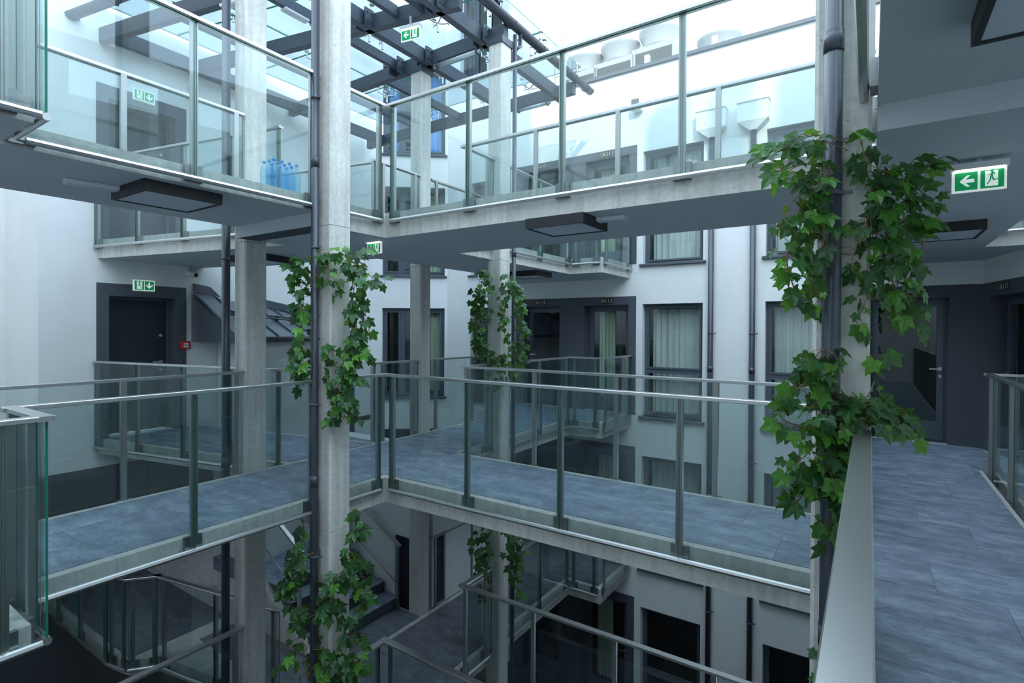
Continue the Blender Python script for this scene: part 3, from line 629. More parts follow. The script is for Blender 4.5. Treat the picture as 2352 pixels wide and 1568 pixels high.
# ------------------------------------------------------------------ glass roof on steel beams
ZB, HB = 5.49, .20
gr = thing('glass_canopy', 'glass roof on anthracite steel beams over the landing and north walkway', 'glass roof', (0, 0, 0))
def ibeam(p, q, zb=ZB, h=HB, wd=.10, nm='beam'):
    a = Vector((*p, zb)); b = Vector((*q, zb)); L = (b-a).length; hw = wd/2; t1, t2 = .012, .010
    sec = [(-hw, 0), (hw, 0), (hw, t1), (t2/2, t1), (t2/2, h-t1), (hw, h-t1), (hw, h), (-hw, h), (-hw, h-t1), (-t2/2, h-t1), (-t2/2, t1), (-hw, t1)]
    V = [(0, y, z) for y, z in sec]+[(L, y, z) for y, z in sec]; n = 12
    F = [(i, (i+1) % n, n+(i+1) % n, n+i) for i in range(n)]+[tuple(range(n-1, -1, -1)), tuple(range(n, 2*n))]
    return ob(nm, mesh(nm, V, F, 'anthracite'), a, (0, 0, math.atan2(b.y-a.y, b.x-a.x)), gr)
def rhs(p, q, zb=ZB, h=HB, wd=.10, nm='beam'):
    a = Vector((*p, zb)); b = Vector((*q, zb)); L = (b-a).length
    V, F = bevv((0, -wd/2, 0), (L, wd/2, h), .006); return ob(nm, mesh(nm, V, F, 'anthracite'), a, (0, 0, math.atan2(b.y-a.y, b.x-a.x)), gr)
sk = lambda x, y0: y0+(x+8.8)*.2016
rhs((-8.95, sk(-8.95, 3.06)), (-4.45, sk(-4.45, 3.06)))               # skewed south edge beam
rhs((-8.95, sk(-8.95, 4.22)), (-4.22, sk(-4.22, 4.22)))               # skewed middle beam
rhs((-9.0, 6.02), (-4.15, 6.02)); rhs((-9.2, 8.05), (-4.15, 8.05))
for x, ya, yb in ((-5.55, 3.7, 8.05), (-4.50, 3.9, 8.3), (-8.75, 3.1, 8.05)): rhs((x, ya), (x, yb))
for x, ya, yb in ((-6.12, 3.55, 6.0), (-5.10, 3.75, 4.9), (-4.72, 3.85, 5.0), (-7.5, 3.3, 6.0), (-6.6, 6.05, 8.0), (-7.6, 6.05, 8.0)): rhs((x, ya), (x, yb), ZB+.06, .14, .07, 'purlin')
for (x, y) in ((-5.55, 6.02), (-4.50, 6.02), (-5.55, sk(-5.55, 4.22)), (-4.50, sk(-4.5, 4.22)), (-6.12, 6.0)):
    for sx in (-1, 1):
        c = box('bolt_plate', 'anthracite', (x+sx*.09-.012, y-.17, ZB-.01), (x+sx*.09+.012, y-.03, ZB+HB+.02), gr)
        for dz in (-.06, .06):
            for dy in (-.03, .03): cyl('bolt', 'black', .012, .05, (0, dy, dz), c, 6, (0, pi/2, 0))
# glass panes and point fittings
ZG = 5.98
gx = [-8.8, -7.4, -6.05, -5.05, -4.10]; gy = [0, 1.2, 2.3, 3.4, 4.6]
def gcorner(i, j):
    x = gx[i]; ys = [sk(x, 2.80), sk(x, 3.95), sk(x, 5.05)*.5+5.5*.5, 6.9, 8.2]; return Vector((x, ys[j], ZG))
for i in range(4):
    for j in range(4):
        q = [gcorner(i, j), gcorner(i+1, j), gcorner(i+1, j+1), gcorner(i, j+1)]; c = sum(q, Vector())/4; q = [c+(p-c)*.99 for p in q]
        V = [p-c for p in q]+[p-c+Vector((0, 0, .016)) for p in q]
        ob('roof_pane', mesh('roof_pane', V, BF, ('roof_glass', 'glass_edge'), [0, 0, 1, 1, 1, 1]), c, parent=gr)
def spider(p):
    s = ob('spider_fitting', None, (p.x, p.y, ZB+HB), parent=gr)
    V, F = [], []
    def add(v, f):
        n = len(V); V.extend(v); F.extend([tuple(i+n for i in g_) for g_ in f])
    add(*tubev([(0, 0, 0), (0, 0, .13)], .016, 8))
    for a in range(4):
        d = Vector((cos(a*pi/2+pi/4+.1), sin(a*pi/2+pi/4+.1), 0)); e = d*.16+Vector((0, 0, .17))
        add(*tubev([(0, 0, .12), d*.09+Vector((0, 0, .14)), e], .010, 6)); add(*tubev([e-Vector((0, 0, .025)), e+Vector((0, 0, .06))], .010, 8)); add(*tubev([e+Vector((0, 0, .075)), e+Vector((0, 0, .10))], .034, 12))
    me = mesh('spider_fitting', V, F, 'steel', smooth=False); bpy.data.objects.remove(s); return me
spm = spider(Vector((0, 0, 0)))
for i in range(1, 5):
    for j in range(0, 5):
        p = gcorner(i, j); ob('spider_fitting', spm, (p.x-(.12 if i == 4 else 0), p.y+(.2 if j == 0 else -.12 if j == 4 else 0), ZB+HB), (0, 0, .2), gr)
for (x, y) in ((-6.7, 5.0), (-6.4, 4.9), (-6.05, 5.3), (-5.6, 5.15), (-4.7, 7.4), (-5.0, 7.3)): ob('spider_fitting', spm, (x, y, ZB+HB), (0, 0, .3), gr)
g = thing('roof_gutter', 'dark round gutter along the right edge of the glass roof', 'gutter', (0, 0, 0))
gutter(g, (-4.08, 3.6, 5.74), (-4.12, 8.6, 5.74), .075); tube('outlet', 'pipe', [(-4.10, 6.3, 5.68), (-4.10, 6.3, 5.5), (-4.10, 6.18, 5.4)], .03, g)
g = thing('roof_gutter', 'dark round gutter at the top left end of the glass roof', 'gutter', (0, 0, 0))
gutter(g, (-9.04, 2.66, 5.72), (-4.5, 3.50, 5.72), .075)
# ladder like service rails seen above the roof
lad = thing('service_ladder', 'thin steel roof ladder standing beyond the glass roof', 'ladder', (-6.1, 11.2, 6.1))
for sx in (-.2, .2): tube('rail', 'galv', [(sx, 0, 0), (sx, 0, 4.5)], .02, lad)
for i in range(14): tube('rung', 'galv', [(-.2, 0, .25+i*.3), (.2, 0, .25+i*.3)], .012, lad, 6)
# fluorescent tubes on the beams
for i, (x0, x1, y, zz) in enumerate(((-5.42, -4.55, 5.99, ZB-.045), (-5.3, -4.6, 8.02, ZB-.045))):
    t_ = thing('tube_light', ('long round tube light under the steel beam between two columns', 'long round tube light under the farthest steel beam')[i], 'light', ((x0+x1)/2, y, zz)); L = (x1-x0)/2
    tube('tube', 'galv', [(-L, 0, 0), (L, 0, 0)], .03, t_, 12)
    for sx in (-1, 1): box('clip', 'anthracite', (sx*L*.85-.015, -.035, -.035), (sx*L*.85+.015, .035, .06), t_)

# ------------------------------------------------------------------ lamps and signs
def panel_light(label, x, y, zc, w=.60, d=.52, h=.085, rz=0):
    t_ = thing('panel_light', label, 'light', (x, y, zc-h), rz, group='ceiling panel lights'); f = .022
    multibox('frame', 'black', [((-w/2, -d/2, 0), (w/2, -d/2+f, h)), ((-w/2, d/2-f, 0), (w/2, d/2, h)), ((-w/2, -d/2+f, 0), (-w/2+f, d/2-f, h)), ((w/2-f, -d/2+f, 0), (w/2, d/2-f, h))], t_)
    box('diffuser', 'lamp_white', (-w/2+f, -d/2+f, .006), (w/2-f, d/2-f, .02), t_); return t_
ZT, ZK = FH-TN, FH-TH
panel_light('black framed square ceiling light under the left footbridge', -4.60, 2.0, ZT, .56, .56)
panel_light('black framed square ceiling light under the right footbridge', -2.20, 4.14, ZK, .55, .48)
panel_light('black framed ceiling light at the top right corner', .58, 2.16, ZT, .60, .52)
panel_light('black framed ceiling light farther along right hand walkway', .50, 6.25, ZK, .62, .6)
panel_light('black framed ceiling light on the landing near the exit door', -6.75, 4.1, ZK, .6, .5, rz=.2)
panel_light('black framed ceiling light behind the farther ivy column', -4.75, 7.6, ZK, .6, .5)
def flat_lamp(label, x, y, zc, rz):
    t_ = thing('emergency_light', label, 'light', (x, y, zc-.032), rz, group='emergency lights')
    V, F = bevv((-.17, -.055, 0), (.17, .055, .032), .008); ob('housing', mesh('housing', V, F, 'white'), parent=t_); box('lens', 'lamp_white', (-.15, -.035, -.006), (.15, .035, 0), t_); return t_
flat_lamp('flat white emergency light beside the left panel light', -4.80, 1.58, ZT, R(80))
flat_lamp('flat white emergency light beside the right footbridge panel', -1.86, 4.20, ZK, R(5))
flat_lamp('flat emergency light hung from roof beam near the centre column', -6.12, 4.15, ZB+.061, R(90))
flat_lamp('flat emergency light under the roof edge behind left column', -6.45, 3.53, ZB+.001, R(11))
MAN = [[(.02, .33), (.075, .33), (.10, .22), (.155, .14), (.135, .10), (.07, .19), (.035, .25)], [(-.16, .21), (-.155, .25), (-.05, .28), (.03, .35), (.10, .34), (.14, .24), (.115, .22), (.08, .30), (.05, .18), (.11, .02), (.26, .045), (.26, .005), (.06, -.03), (.0, .13), (-.045, -.03), (-.17, -.20), (-.205, -.175), (-.09, -.01), (-.035, .27)]]
def exit_sign(label, x, y, z, rz, w=.32, h=.15, arrow='left', flip=False, hang=True, wallm=False, top=None):
    """front faces local -Y; z = centre of the sign face"""
    t_ = thing('exit_sign', label, 'sign', (x, y, z), rz, group='emergency exit signs')
    box('panel', 'sign_white', (-w/2-.012, -.006, -h/2-.01), (w/2+.012, .012, h/2+.012), t_)
    if top: box('suspension', 'galv', (-.012, -.012, h/2+.04), (.012, .012, top-z), t_)
    if hang: box('lamp_housing', 'white', (-w/2-.02, -.035, h/2+.012), (w/2+.02, .04, h/2+.045), t_); box('lamp_strip', 'sign_lamp', (-w/2, -.03, h/2+.006), (w/2, -.008, h/2+.012), t_)
    elif wallm: box('housing', 'white', (-w/2-.02, .012, -h/2-.02), (w/2+.02, .05, h/2+.02), t_)
    m = -1 if flip else 1
    a0, a1 = sorted((m*-w/2, m*-.006)); box('arrow_field', 'sign_green', (a0, -.010, -h/2), (a1, -.006, h/2), t_)
    # green frame of the running man
    u = h
    dx0 = .12*u*m; 
    box('man_field', 'sign_green', (min(m*.006, m*w/2), -.010, -h/2), (max(m*.006, m*w/2), -.006, h/2), t_)
    cx = m*w*.25
    box('doorway', 'sign_white', (cx-.27*u, -.0115, -.40*u), (cx+.27*u, -.010, .44*u), t_)
    def fl(P): return [(cx+m*.9*u*px*1.15, (pz-.06)*u*1.25) for px, pz in (P if m > 0 else P[::-1])]
    poly2d('runner', 'sign_green', fl(MAN[1]), .002, t_, (0, -.0112, 0))
    c = cyl('runner_head', 'sign_green', .062*u, .002, (cx+m*.02*u, -.0122, .42*u), t_, 14, (pi/2, 0, 0))
    ac = -m*w*.25
    if arrow == 'left': P = [(-.34, 0), (.0, .33), (.16, .33), (-.06, .10), (.34, .10), (.34, -.10), (-.06, -.10), (.16, -.33), (.0, -.33)][::-1]
    else: P = [(0, -.36), (.36, .0), (.36, .16), (.09, -.06), (.09, .36), (-.09, .36), (-.09, -.06), (-.36, .16), (-.36, 0)]
    poly2d('arrow', 'sign_white', [(ac+a*u*.95, b*u*.95) for a, b in P], .002, t_, (0, -.0105, 0))
    return t_
exit_sign('green exit sign with left arrow hanging over the right hand walkway', .487, 3.86, 2.385, 0, .205, .098, top=FH-TH)
exit_sign('green exit sign with left arrow under the junction by centre column', -4.45, 3.98, 2.42, 0, .19, .10, top=FH-TH)
exit_sign('green exit sign with left arrow hanging from the roof beam', -4.86, 4.93, 5.27, R(11), .26, .12, top=ZB+.01)
WR = math.atan2(2.38, .03)
exit_sign('green exit sign with down arrow above the middle exit door', -8.86, 3.535, 2.165, WR, .25, .13, 'down', True, False, True)
exit_sign('green exit sign with down arrow above the upper exit door', -8.86, 3.535, 2.165+FH, WR, .25, .13, 'down', True, False, True)
exit_sign('small green exit sign low down behind the left column', -7.80, 5.6, .15-.62, R(80), .26, .13, 'down', True, False, True)
def cctv(label, y, z):
    t_ = thing('security_camera', label, 'camera', (-8.885, y, z))
    cyl('wall_plate', 'white', .05, .03, (.015, 0, 0), t_, 16, (0, pi/2, 0)); lathe('ball_joint', 'white', [(.001, -.035), (.025, -.025), (.036, 0), (.025, .025), (.001, .035)], (.05, 0, 0), t_, 14)
    V, F = tubev([(.05, .0, 0), (.19, .05, -.035)], .04, 14); ob('barrel', mesh('barrel', V, F, 'white', smooth=False), parent=t_)
    V, F = tubev([(.19, .05, -.035), (.197, .0525, -.037)], .034, 14); ob('lens', mesh('lens', V, F, 'black'), parent=t_)
    V, F = [], []; rn = random.Random(3)
    for i in range(16):
        p = Vector((.06+.13*i/16, .01+.045*i/16, .02)); v, f = tubev([p, p+Vector((rn.uniform(-.04, .04), rn.uniform(-.06, .06), .09))], .0012, 3); n = len(V); V += v; F += [tuple(a_+n for a_ in g_) for g_ in f]
    ob('bird_spikes', mesh('bird_spikes', V, F, 'black'), parent=t_)['kind'] = 'stuff'
    return t_
cctv('white bullet security camera above the middle exit door', 4.13, 2.40); cctv('white bullet security camera above the upper exit door', 4.13, 2.40+FH)
fc = thing('fire_call_point', 'red fire alarm call point beside the middle exit door', 'alarm button', (-8.88, 4.10, 1.28), WR)
box('housing', 'red', (-.065, -.05, -.06), (.065, 0, .06), fc, .008); box('label_plate', 'white', (-.035, -.053, -.035), (.035, -.05, .03), fc); cyl('button', 'black', .009, .004, (0, -.055, 0), fc, 12, (pi/2, 0, 0))
poly2d('arrow_mark', 'black', [(-.03, -.004), (-.015, -.004), (-.015, .004), (-.03, .004)], .002, fc, (0, -.053, 0)); poly2d('arrow_mark', 'black', [(.015, -.004), (.03, -.004), (.03, .004), (.015, .004)], .002, fc, (0, -.053, 0))
# wall box on the facade
wb = thing('wall_box', 'small square vent box high on the facade', 'vent', (-3.55, FY-.09, 5.62)); box('casing', 'plaster', (-.09, -.09, -.1), (.09, .09, .1), wb, .012); box('grille', 'coping', (-.07, -.095, -.08), (.07, -.09, .08), wb)

# ------------------------------------------------------------------ rooftop ventilators
for i, (x, zt) in enumerate(((-5.88, 8.16), (-4.97, 8.22), (-4.03, 8.3), (-2.72, 7.75))):
    lb = ('leftmost', 'second from left of the', 'third and tallest of the', 'rightmost, half hidden')[i]
    t_ = thing('roof_fan', '%s white round rooftop ventilation fan behind parapet' % lb, 'ventilator', (x, 12.0, zt-1.3), group='rooftop fans')
    lathe('fan_cowl', 'fan_white', [(.36, .86), (.37, .95), (.39, 1.08), (.45, 1.22), (.47, 1.26), (.47, 1.30), (.43, 1.30), (.38, 1.1), (.36, .9)], (0, 0, 0), t_, 32, 'cowl')
    cyl('fan_disc', 'grille', .36, .02, (0, 0, 1.0), t_, 24)
    box('casing', 'fan_white', (-.48, -.40, -.7), (.48, .40, .86), t_, .02)
    box('coil_grille', 'grille', (-.42, -.415, -.2), (.42, -.405, .74), t_)
    for q in (-1, 1): box('corner_post', 'fan_white', (q*.45-.035, -.425, -.3), (q*.45+.035, -.40, .84), t_)
td = thing('cable_tray', 'galvanised cable tray running behind the parapet', 'cable tray', (0, 0, 0)); box('tray', 'galv', (-5.4, 10.9, 6.75), (-2.4, 11.1, 7.0), td); 
for x in (-3.9, -2.55): box('bracket', 'galv', (x-.05, 10.8, 6.1), (x+.05, 10.9, 7.25), td)
o = box('stair_tower', 'plaster', (-1.0, 11.4, 6.1), (1.4, 13.5, 9.8)); o.name = 'wall_stair_tower'; o['kind'] = 'structure'; o['label'] = 'white roof tower at the top beside large column'

# ------------------------------------------------------------------ water bottles on the upper left footbridge
PB = [(.001, 0), (.036, 0), (.037, .02), (.034, .05), (.037, .09), (.034, .13), (.037, .17), (.036, .21), (.022, .265), (.0135, .275), (.0135, .295)]
pk = 0
for i in range(4):
    for j in range(3):
        x, y = -4.44-.076*j, 2.80+.076*i
        t_ = thing('water_bottle', 'blue plastic water bottle in the pack on the upper left footbridge', 'bottle', (x, y, FH-.006), group='pack of water bottles')
        lathe('bottle_body', 'bottle', PB, (0, 0, 0), t_, 14, 'bottle'); cyl('cap', 'blue_cloth', .015, .02, (0, 0, .303), t_, 12)

# ------------------------------------------------------------------ ivy
def leaf_mesh(nm, mat, wob):
    rnd = random.Random(wob)
    half = [(0, .64), (20, .42), (38, .33), (60, .52), (82, .36), (102, .31), (126, .42), (150, .33), (168, .25)]
    half = [(a, r*(1+rnd.uniform(-.08, .08))) for a, r in half]
    ring = half+[(180, .15)]+[(360-a, r*(1+rnd.uniform(-.08, .08))) for a, r in half[:0:-1]]
    V = [(0, .16, -.03)]
    for a, r in ring:
        x, y = sin(R(a))*r, cos(R(a))*r; V.append((x, y+.16, .10*abs(x)-.35*(r*r)+rnd.uniform(-.012, .012)))
    n = len(ring); F = [(0, 1+(i+1) % n, 1+i) for i in range(n)]
    return mesh(nm, V, F, mat)
LM = [leaf_mesh('leaf', 'leaf', i) for i in range(4)]; LY = [leaf_mesh('leaf', 'leaf_young', 10+i) for i in range(2)]
def ivy(label, centre, strands, size, nleaf, seed, young=.18, du=0, clear=None):
    """strands: (list of (u, z, w)) with u = sideways, w = towards the camera side, z height; u runs along the picture plane direction at the column"""
    rnd = random.Random(seed); cx, cy = centre
    t_ = thing('ivy', label, 'ivy', (cx, cy, 0), yaw)
    V, F = [], []; P = []
    tot = 0; lens = []
    for s in strands:
        pts = [Vector((u+du, -w_, z)) for u, z, w_ in s]; cur = []
        for i in range(len(pts)-1):
            p0 = pts[max(0, i-1)]; p1 = pts[i]; p2 = pts[i+1]; p3 = pts[min(len(pts)-1, i+2)]
            for q in range(6):
                x = q/6; cur.append(.5*((2*p1)+(p2-p0)*x+(2*p0-5*p1+4*p2-p3)*x*x+(3*p1-p0-3*p2+p3)*x**3))
        cur.append(pts[-1]); l = sum((cur[i+1]-cur[i]).length for i in range(len(cur)-1)); lens.append(l); P.append(cur)
        v, f = tubev(cur, .0028, 5); n = len(V); V += v; F += [tuple(a+n for a in g_) for g_ in f]
    tot = sum(lens); made = 0; leaves = []
    for cur, l in zip(P, lens):
        k = max(3, round(nleaf*l/tot))
        for i in range(k):
            x = (i+rnd.random())/k*(len(cur)-1.001); a = int(x); p = cur[a].lerp(cur[a+1], x-a); d = (cur[a+1]-cur[a]).normalized()
            off = Vector((rnd.gauss(0, 1), rnd.gauss(0, 1)-.25, rnd.gauss(0, .8))).normalized()*rnd.uniform(.015, .075)*(size/.07)
            q = p+off
            if abs(q.x) < .11 and q.y > -.155*1 and q.y < .12: q.y = -.16-rnd.random()*.05
            if clear and clear[0] < q.x < clear[1]: q.y = -.075+rnd.uniform(-.015, .02)
            # leaf points outward and droops; face looks outwards/up
            tip = (off.normalized()*.9+Vector((0, 0, -.55-.5*rnd.random()))+d*.3).normalized()
            nrm = Vector((off.x*4+rnd.gauss(0, .32), -1.0+rnd.gauss(0, .35), .55+rnd.gauss(0, .3))).normalized()
            xx = tip.cross(nrm).normalized(); nn = xx.cross(tip).normalized()
            m = Matrix((xx, tip, nn)).transposed()
            sz = size*1.22*rnd.uniform(.65, 1.25)*(1 if rnd.random() < .8 else .6)
            me = rnd.choice(LY) if rnd.random() < young else rnd.choice(LM)
            leaves.append((sz, me, q.copy(), m)); made += 1
            n = len(V); vv, ff = tubev([p, p.lerp(q, .6)+Vector((0, 0, .008)), q], .0016, 3); V += vv; F += [tuple(c_+n for c_ in g_) for g_ in ff]
    ob('stems', mesh('stems', V, F, 'stem'), parent=t_)['kind'] = 'stuff'
    leaves.sort(key=lambda x: -x[0])
    for sz, me, q, m in leaves[:298]:
        o = ob('leaf', me, q, m.to_euler(), t_); o.scale = (sz, sz, sz)
    V, F, mi = [], [], []
    for sz, me, q, m in leaves[298:]:
        n = len(V); V += [q+m@(v.co*sz) for v in me.vertices]; F += [tuple(a_+n for a_ in p_.vertices) for p_ in me.polygons]; mi += [1 if me in LY else 0]*len(me.polygons)
    if V: ob('small_leaves', mesh('small_leaves', V, F, ('leaf', 'leaf_young'), mi), parent=t_)['kind'] = 'stuff'
    return t_
C5c, C2c, C4c = (-.12, 3.178), (-4.128, 3.2), (-4.245, 6.015)
ivy('dense ivy hanging around the upper part of the large right column', C5c, [
    [(-.05, 2.40, .2), (-.2, 2.44, .22), (-.33, 2.41, .2), (-.46, 2.36, .2)], [(-.06, 2.44, .2), (-.2, 2.47, .2), (-.3, 2.44, .2)], [(-.08, 2.30, .2), (-.25, 2.33, .22), (-.44, 2.28, .2)], [(-.1, 2.3, .2), (-.2, 2.25, .2), (-.32, 2.15, .2), (-.38, 2.0, .2)],
    [(-.12, 2.28, .2), (-.25, 2.18, .2), (-.30, 2.0, .18), (-.33, 1.82, .18), (-.26, 1.66, .18)], [(-.12, 2.25, .2), (-.18, 2.1, .2), (-.22, 1.9, .18), (-.2, 1.72, .18)], [(-.14, 2.2, .22), (-.26, 2.08, .22), (-.33, 1.9, .2), (-.30, 1.76, .2)], [(-.12, 2.1, .18), (-.15, 1.95, .2), (-.14, 1.8, .18), (-.15, 1.66, .18)], [(-.13, 2.32, .2), (-.22, 2.2, .22), (-.16, 2.05, .22), (-.19, 1.88, .2)],
    [(.0, 2.5, .18), (.02, 2.4, .2), (.04, 2.28, .2)], [(.02, 2.35, .2), (.1, 2.3, .22), (.2, 2.3, .2), (.3, 2.38, .15)], [(.05, 2.25, .2), (.2, 2.24, .2), (.33, 2.33, .15), (.46, 2.40, .1)], [(.05, 2.2, .2), (.2, 2.15, .2), (.34, 2.2, .15), (.42, 2.14, .12)],
    [(.1, 2.25, .2), (.25, 2.28, .18), (.37, 2.3, .12)], [(.1, 2.1, .2), (.22, 2.08, .18), (.33, 2.05, .15)], [(.2, 2.2, .18), (.32, 2.1, .15), (.36, 1.95, .12), (.34, 1.75, .1), (.3, 1.62, .1)], [(.18, 2.15, .18), (.2, 2.0, .18), (.18, 1.85, .18), (.2, 1.7, .15)], [(.25, 2.1, .15), (.28, 1.95, .15), (.26, 1.8, .15), (.28, 1.7, .15)],
    [(.06, 2.25, .2), (.06, 2.05, .2), (.09, 1.9, .2), (.10, 1.76, .2)], [(.05, 2.1, .2), (.0, 1.98, .2), (-.03, 1.86, .2), (.0, 1.82, .2)], [(.06, 2.05, .2), (.08, 1.85, .2), (.04, 1.7, .2), (.0, 1.6, .18)], [(.3, 1.75, .1), (.26, 1.68, .1), (.3, 1.62, .1), (.35, 1.6, .1)], [(.12, 2.2, .2), (.13, 2.0, .2), (.14, 1.82, .18)],
], .076, 430, 3, .3, -.05, (-.22, -.085))
ivy('dense ivy around the lower part of the large right column by the handrail', C5c, [
    [(-.05, 1.22, .2), (-.16, 1.32, .2), (-.2, 1.42, .18), (-.13, 1.48, .16)], [(-.08, 1.2, .2), (-.2, 1.32, .2), (-.3, 1.28, .2)], [(-.06, 1.18, .2), (-.2, 1.2, .22), (-.36, 1.2, .2)], [(-.08, 1.15, .2), (-.22, 1.1, .2), (-.36, 1.14, .2)], [(-.1, 1.15, .2), (-.22, 1.0, .2), (-.3, .9, .18), (-.32, .82, .16)],
    [(-.08, 1.1, .2), (-.2, .95, .2), (-.22, .82, .18), (-.28, .72, .16)], [(-.05, 1.1, .22), (-.15, .95, .22), (-.16, .82, .2)], [(-.02, 1.2, .22), (.06, 1.25, .22), (.12, 1.2, .2), (.2, 1.15, .15)], [(0, 1.15, .22), (.1, 1.14, .22), (.2, 1.12, .18), (.27, 1.06, .12)], [(-.05, 1.1, .22), (-.06, .98, .22), (-.05, .88, .2)],
    [(-.1, 1.05, .22), (-.12, .9, .22), (-.1, .78, .22), (-.12, .66, .2)], [(-.12, .95, .22), (-.14, .8, .22), (-.12, .68, .2), (-.14, .58, .2)], [(-.1, .9, .2), (-.08, .75, .2), (-.1, .62, .2)], [(.14, 1.45, .05), (.19, 1.40, .05), (.16, 1.32, .05)], [(.1, 1.18, .2), (.18, 1.2, .15), (.25, 1.1, .12)],
    [(-.14, 1.44, .16), (-.2, 1.36, .18), (-.12, 1.28, .2)], [(-.1, .7, .18), (-.06, .62, .18), (-.08, .55, .18)],
], .080, 300, 5, .28, -.04)
ivy('thin ivy sprig low on the large right column', C5c, [[(-.15, .0, .12), (-.17, -.06, .14), (-.155, -.12, .14)], [(-.15, -.1, .12), (-.22, -.13, .14), (-.2, -.2, .14)]], .05, 14, 9)
ivy('ivy garland draped over the centre column', C2c, [
    [(.1, 2.22, .2), (-.05, 2.2, .22), (-.2, 2.17, .2), (-.35, 2.06, .18)], [(.2, 2.18, .2), (.3, 2.24, .15), (.38, 2.25, .12)], [(-.2, 2.17, .2), (-.24, 2.0, .2), (-.2, 1.85, .2), (-.22, 1.68, .18)], [(-.22, 1.9, .2), (-.24, 1.7, .2), (-.2, 1.5, .2), (-.24, 1.3, .2), (-.2, 1.1, .18)], [(-.2, 1.5, .2), (-.28, 1.35, .2), (-.2, 1.2, .2), (-.27, 1.1, .2), (-.18, 1.04, .2)],
    [(-.05, 2.2, .22), (.05, 2.05, .22), (.1, 1.95, .22), (.12, 1.88, .2)], [(.1, 2.2, .22), (.2, 2.12, .22), (.25, 2.0, .2), (.24, 1.8, .2), (.22, 1.6, .2)], [(.25, 2.1, .2), (.32, 1.95, .18), (.28, 1.75, .18), (.26, 1.5, .18), (.22, 1.35, .18)], [(.22, 2.15, .2), (.35, 2.05, .18), (.45, 1.98, .16), (.51, 1.95, .15)], [(.24, 1.7, .2), (.28, 1.5, .2), (.24, 1.3, .2), (.2, 1.15, .2)],
    [(.25, 1.5, .2), (.2, 1.35, .22), (.22, 1.2, .22), (.12, 1.1, .22)], [(.25, 1.4, .18), (.32, 1.32, .16), (.34, 1.28, .15)], [(-.02, 1.4, .22), (.06, 1.35, .22), (.1, 1.22, .22), (.22, 1.15, .2)], [(.3, 1.3, .18), (.25, 1.15, .2), (.3, 1.05, .2)], [(.2, 1.2, .22), (.12, 1.05, .22), (.15, .9, .22), (.06, .8, .2), (.02, .72, .2)], [(.2, 1.1, .22), (.2, .95, .22), (.25, .85, .2), (.27, .72, .2)], [(-.0, 1.15, .22), (.1, 1.0, .22), (.2, .9, .22), (.16, .75, .2)],
    [(.33, 1.62, .18), (.37, 1.55, .16), (.38, 1.5, .16)], [(-.2, 2.1, .2), (-.12, 2.0, .22), (-.05, 2.05, .22)],
], .088, 390, 11, .22, 0, (-.185, -.07))
ivy('dense ivy on the lower centre column beside the short stairs', C2c, [
    [(.2, -.4, .2), (.26, -.5, .2), (.2, -.62, .22), (.05, -.7, .22)], [(-.1, -.45, .2), (-.24, -.5, .2), (-.33, -.62, .18), (-.3, -.8, .18)], [(-.2, -.6, .2), (-.35, -.8, .18), (-.24, -1.0, .2)], [(.0, -.7, .22), (-.05, -.85, .24), (.05, -1.0, .22)], [(.1, -.62, .22), (.25, -.72, .2), (.35, -.85, .18), (.36, -.98, .16)],
    [(.0, -.8, .22), (.12, -.9, .22), (.0, -.95, .22), (-.15, -1.02, .2)], [(-.2, -1.0, .2), (-.24, -1.15, .2), (-.16, -1.3, .2)], [(.25, -1.0, .2), (.22, -1.15, .2), (.28, -1.3, .2), (.3, -1.5, .2)], [(-.15, -1.3, .2), (-.3, -1.38, .2), (-.38, -1.45, .18)], [(-.1, -1.3, .22), (.05, -1.28, .24), (.2, -1.35, .22), (.33, -1.45, .2)], [(-.2, -1.4, .2), (-.15, -1.55, .22), (-.24, -1.72, .2), (-.2, -1.9, .2)], [(.0, -1.4, .22), (.02, -1.55, .24), (.08, -1.7, .22)], [(.2, -1.4, .2), (.25, -1.55, .2), (.3, -1.7, .2), (.22, -1.85, .2)], [(-.1, -1.45, .22), (-.05, -1.6, .22), (-.12, -1.8, .22)],
    [(.3, -.1, .15), (.26, -.2, .15), (.24, -.35, .18)], [(.2, -.5, .2), (.3, -.55, .18), (.33, -.68, .18)], [(-.22, -.2, .15), (-.2, -.35, .18), (-.28, -.5, .18)],
], .092, 380, 13, .12, 0, (-.185, -.07))
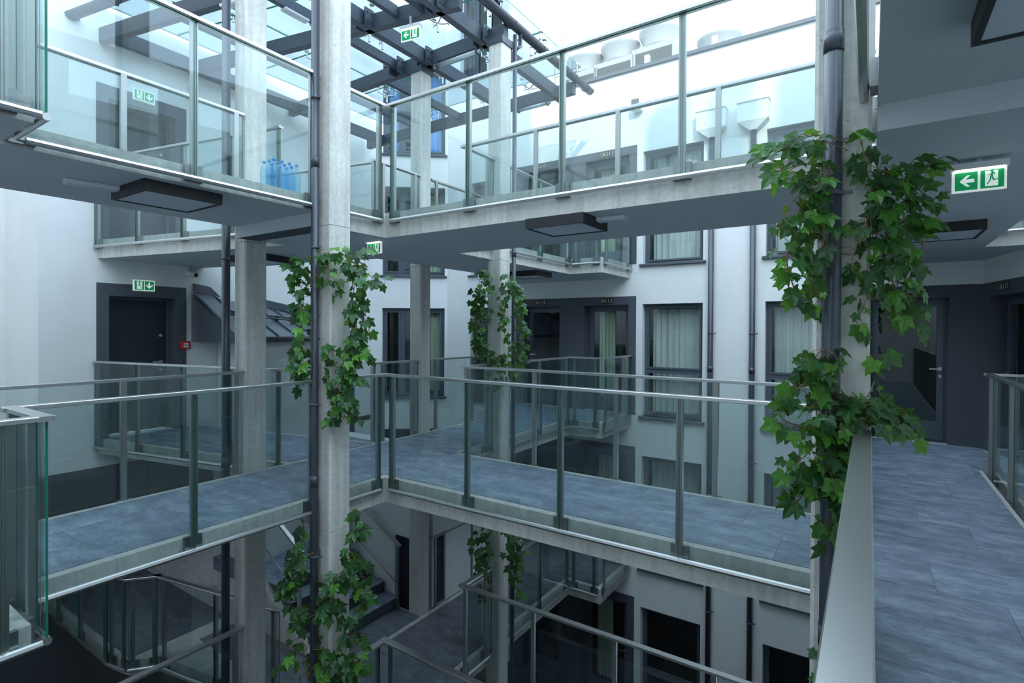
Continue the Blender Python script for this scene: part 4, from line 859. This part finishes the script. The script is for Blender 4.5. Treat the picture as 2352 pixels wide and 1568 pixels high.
ivy('ivy hanging on the farther column in front of room doors', C4c, [
    [(-.2, 2.35, .18), (-.25, 2.2, .2), (-.3, 2.0, .2), (-.27, 1.8, .2), (-.3, 1.6, .2), (-.25, 1.3, .18)], [(-.15, 2.3, .2), (-.1, 2.1, .22), (-.2, 1.9, .22), (-.15, 1.7, .22)], [(-.2, 2.1, .2), (-.32, 1.95, .2), (-.3, 1.75, .2)], [(.1, 2.3, .2), (.15, 2.1, .2), (.05, 1.9, .22), (.1, 1.7, .22), (.05, 1.55, .22)], [(.12, 2.2, .2), (.25, 2.1, .18), (.3, 1.95, .18), (.28, 1.75, .18), (.33, 1.55, .18), (.34, 1.4, .16)],
    [(.2, 2.1, .2), (.28, 1.9, .18), (.25, 1.7, .2)], [(-.25, 1.5, .2), (-.2, 1.3, .2), (-.25, 1.15, .2), (-.12, 1.0, .2)], [(-.2, 1.4, .2), (-.1, 1.25, .22), (0, 1.15, .22), (.1, 1.2, .22)], [(.1, 1.45, .2), (.2, 1.35, .2), (.28, 1.2, .2), (.34, 1.1, .18)], [(.2, 1.4, .2), (.3, 1.3, .18), (.33, 1.2, .18)], [(.1, 1.2, .22), (.15, 1.0, .22), (.12, .8, .22)], [(0, 1.15, .22), (.05, .95, .22), (-.05, .75, .2)], [(-.28, 1.7, .2), (-.22, 1.5, .2), (-.3, 1.3, .2)], [(.2, 1.1, .2), (.25, .95, .2), (.3, .85, .2)],
], .085, 340, 17, .1)
ivy('ivy on the farther column at the dark lower level', C4c, [
    [(-.2, -1.1, .2), (-.28, -1.3, .2), (-.22, -1.5, .2), (-.25, -1.75, .2)], [(-.1, -1.1, .2), (-.15, -1.35, .2), (-.1, -1.5, .2)], [(.15, -1.15, .2), (.25, -1.3, .2), (.2, -1.5, .2), (.28, -1.8, .2), (.3, -2.0, .2)], [(.2, -1.2, .2), (.32, -1.4, .2), (.28, -1.6, .2)], [(.1, -1.4, .2), (.2, -1.6, .2), (.25, -1.8, .2)], [(-.2, -1.5, .2), (-.15, -1.7, .2), (-.18, -2.1, .2)],
], .085, 140, 19, .05)
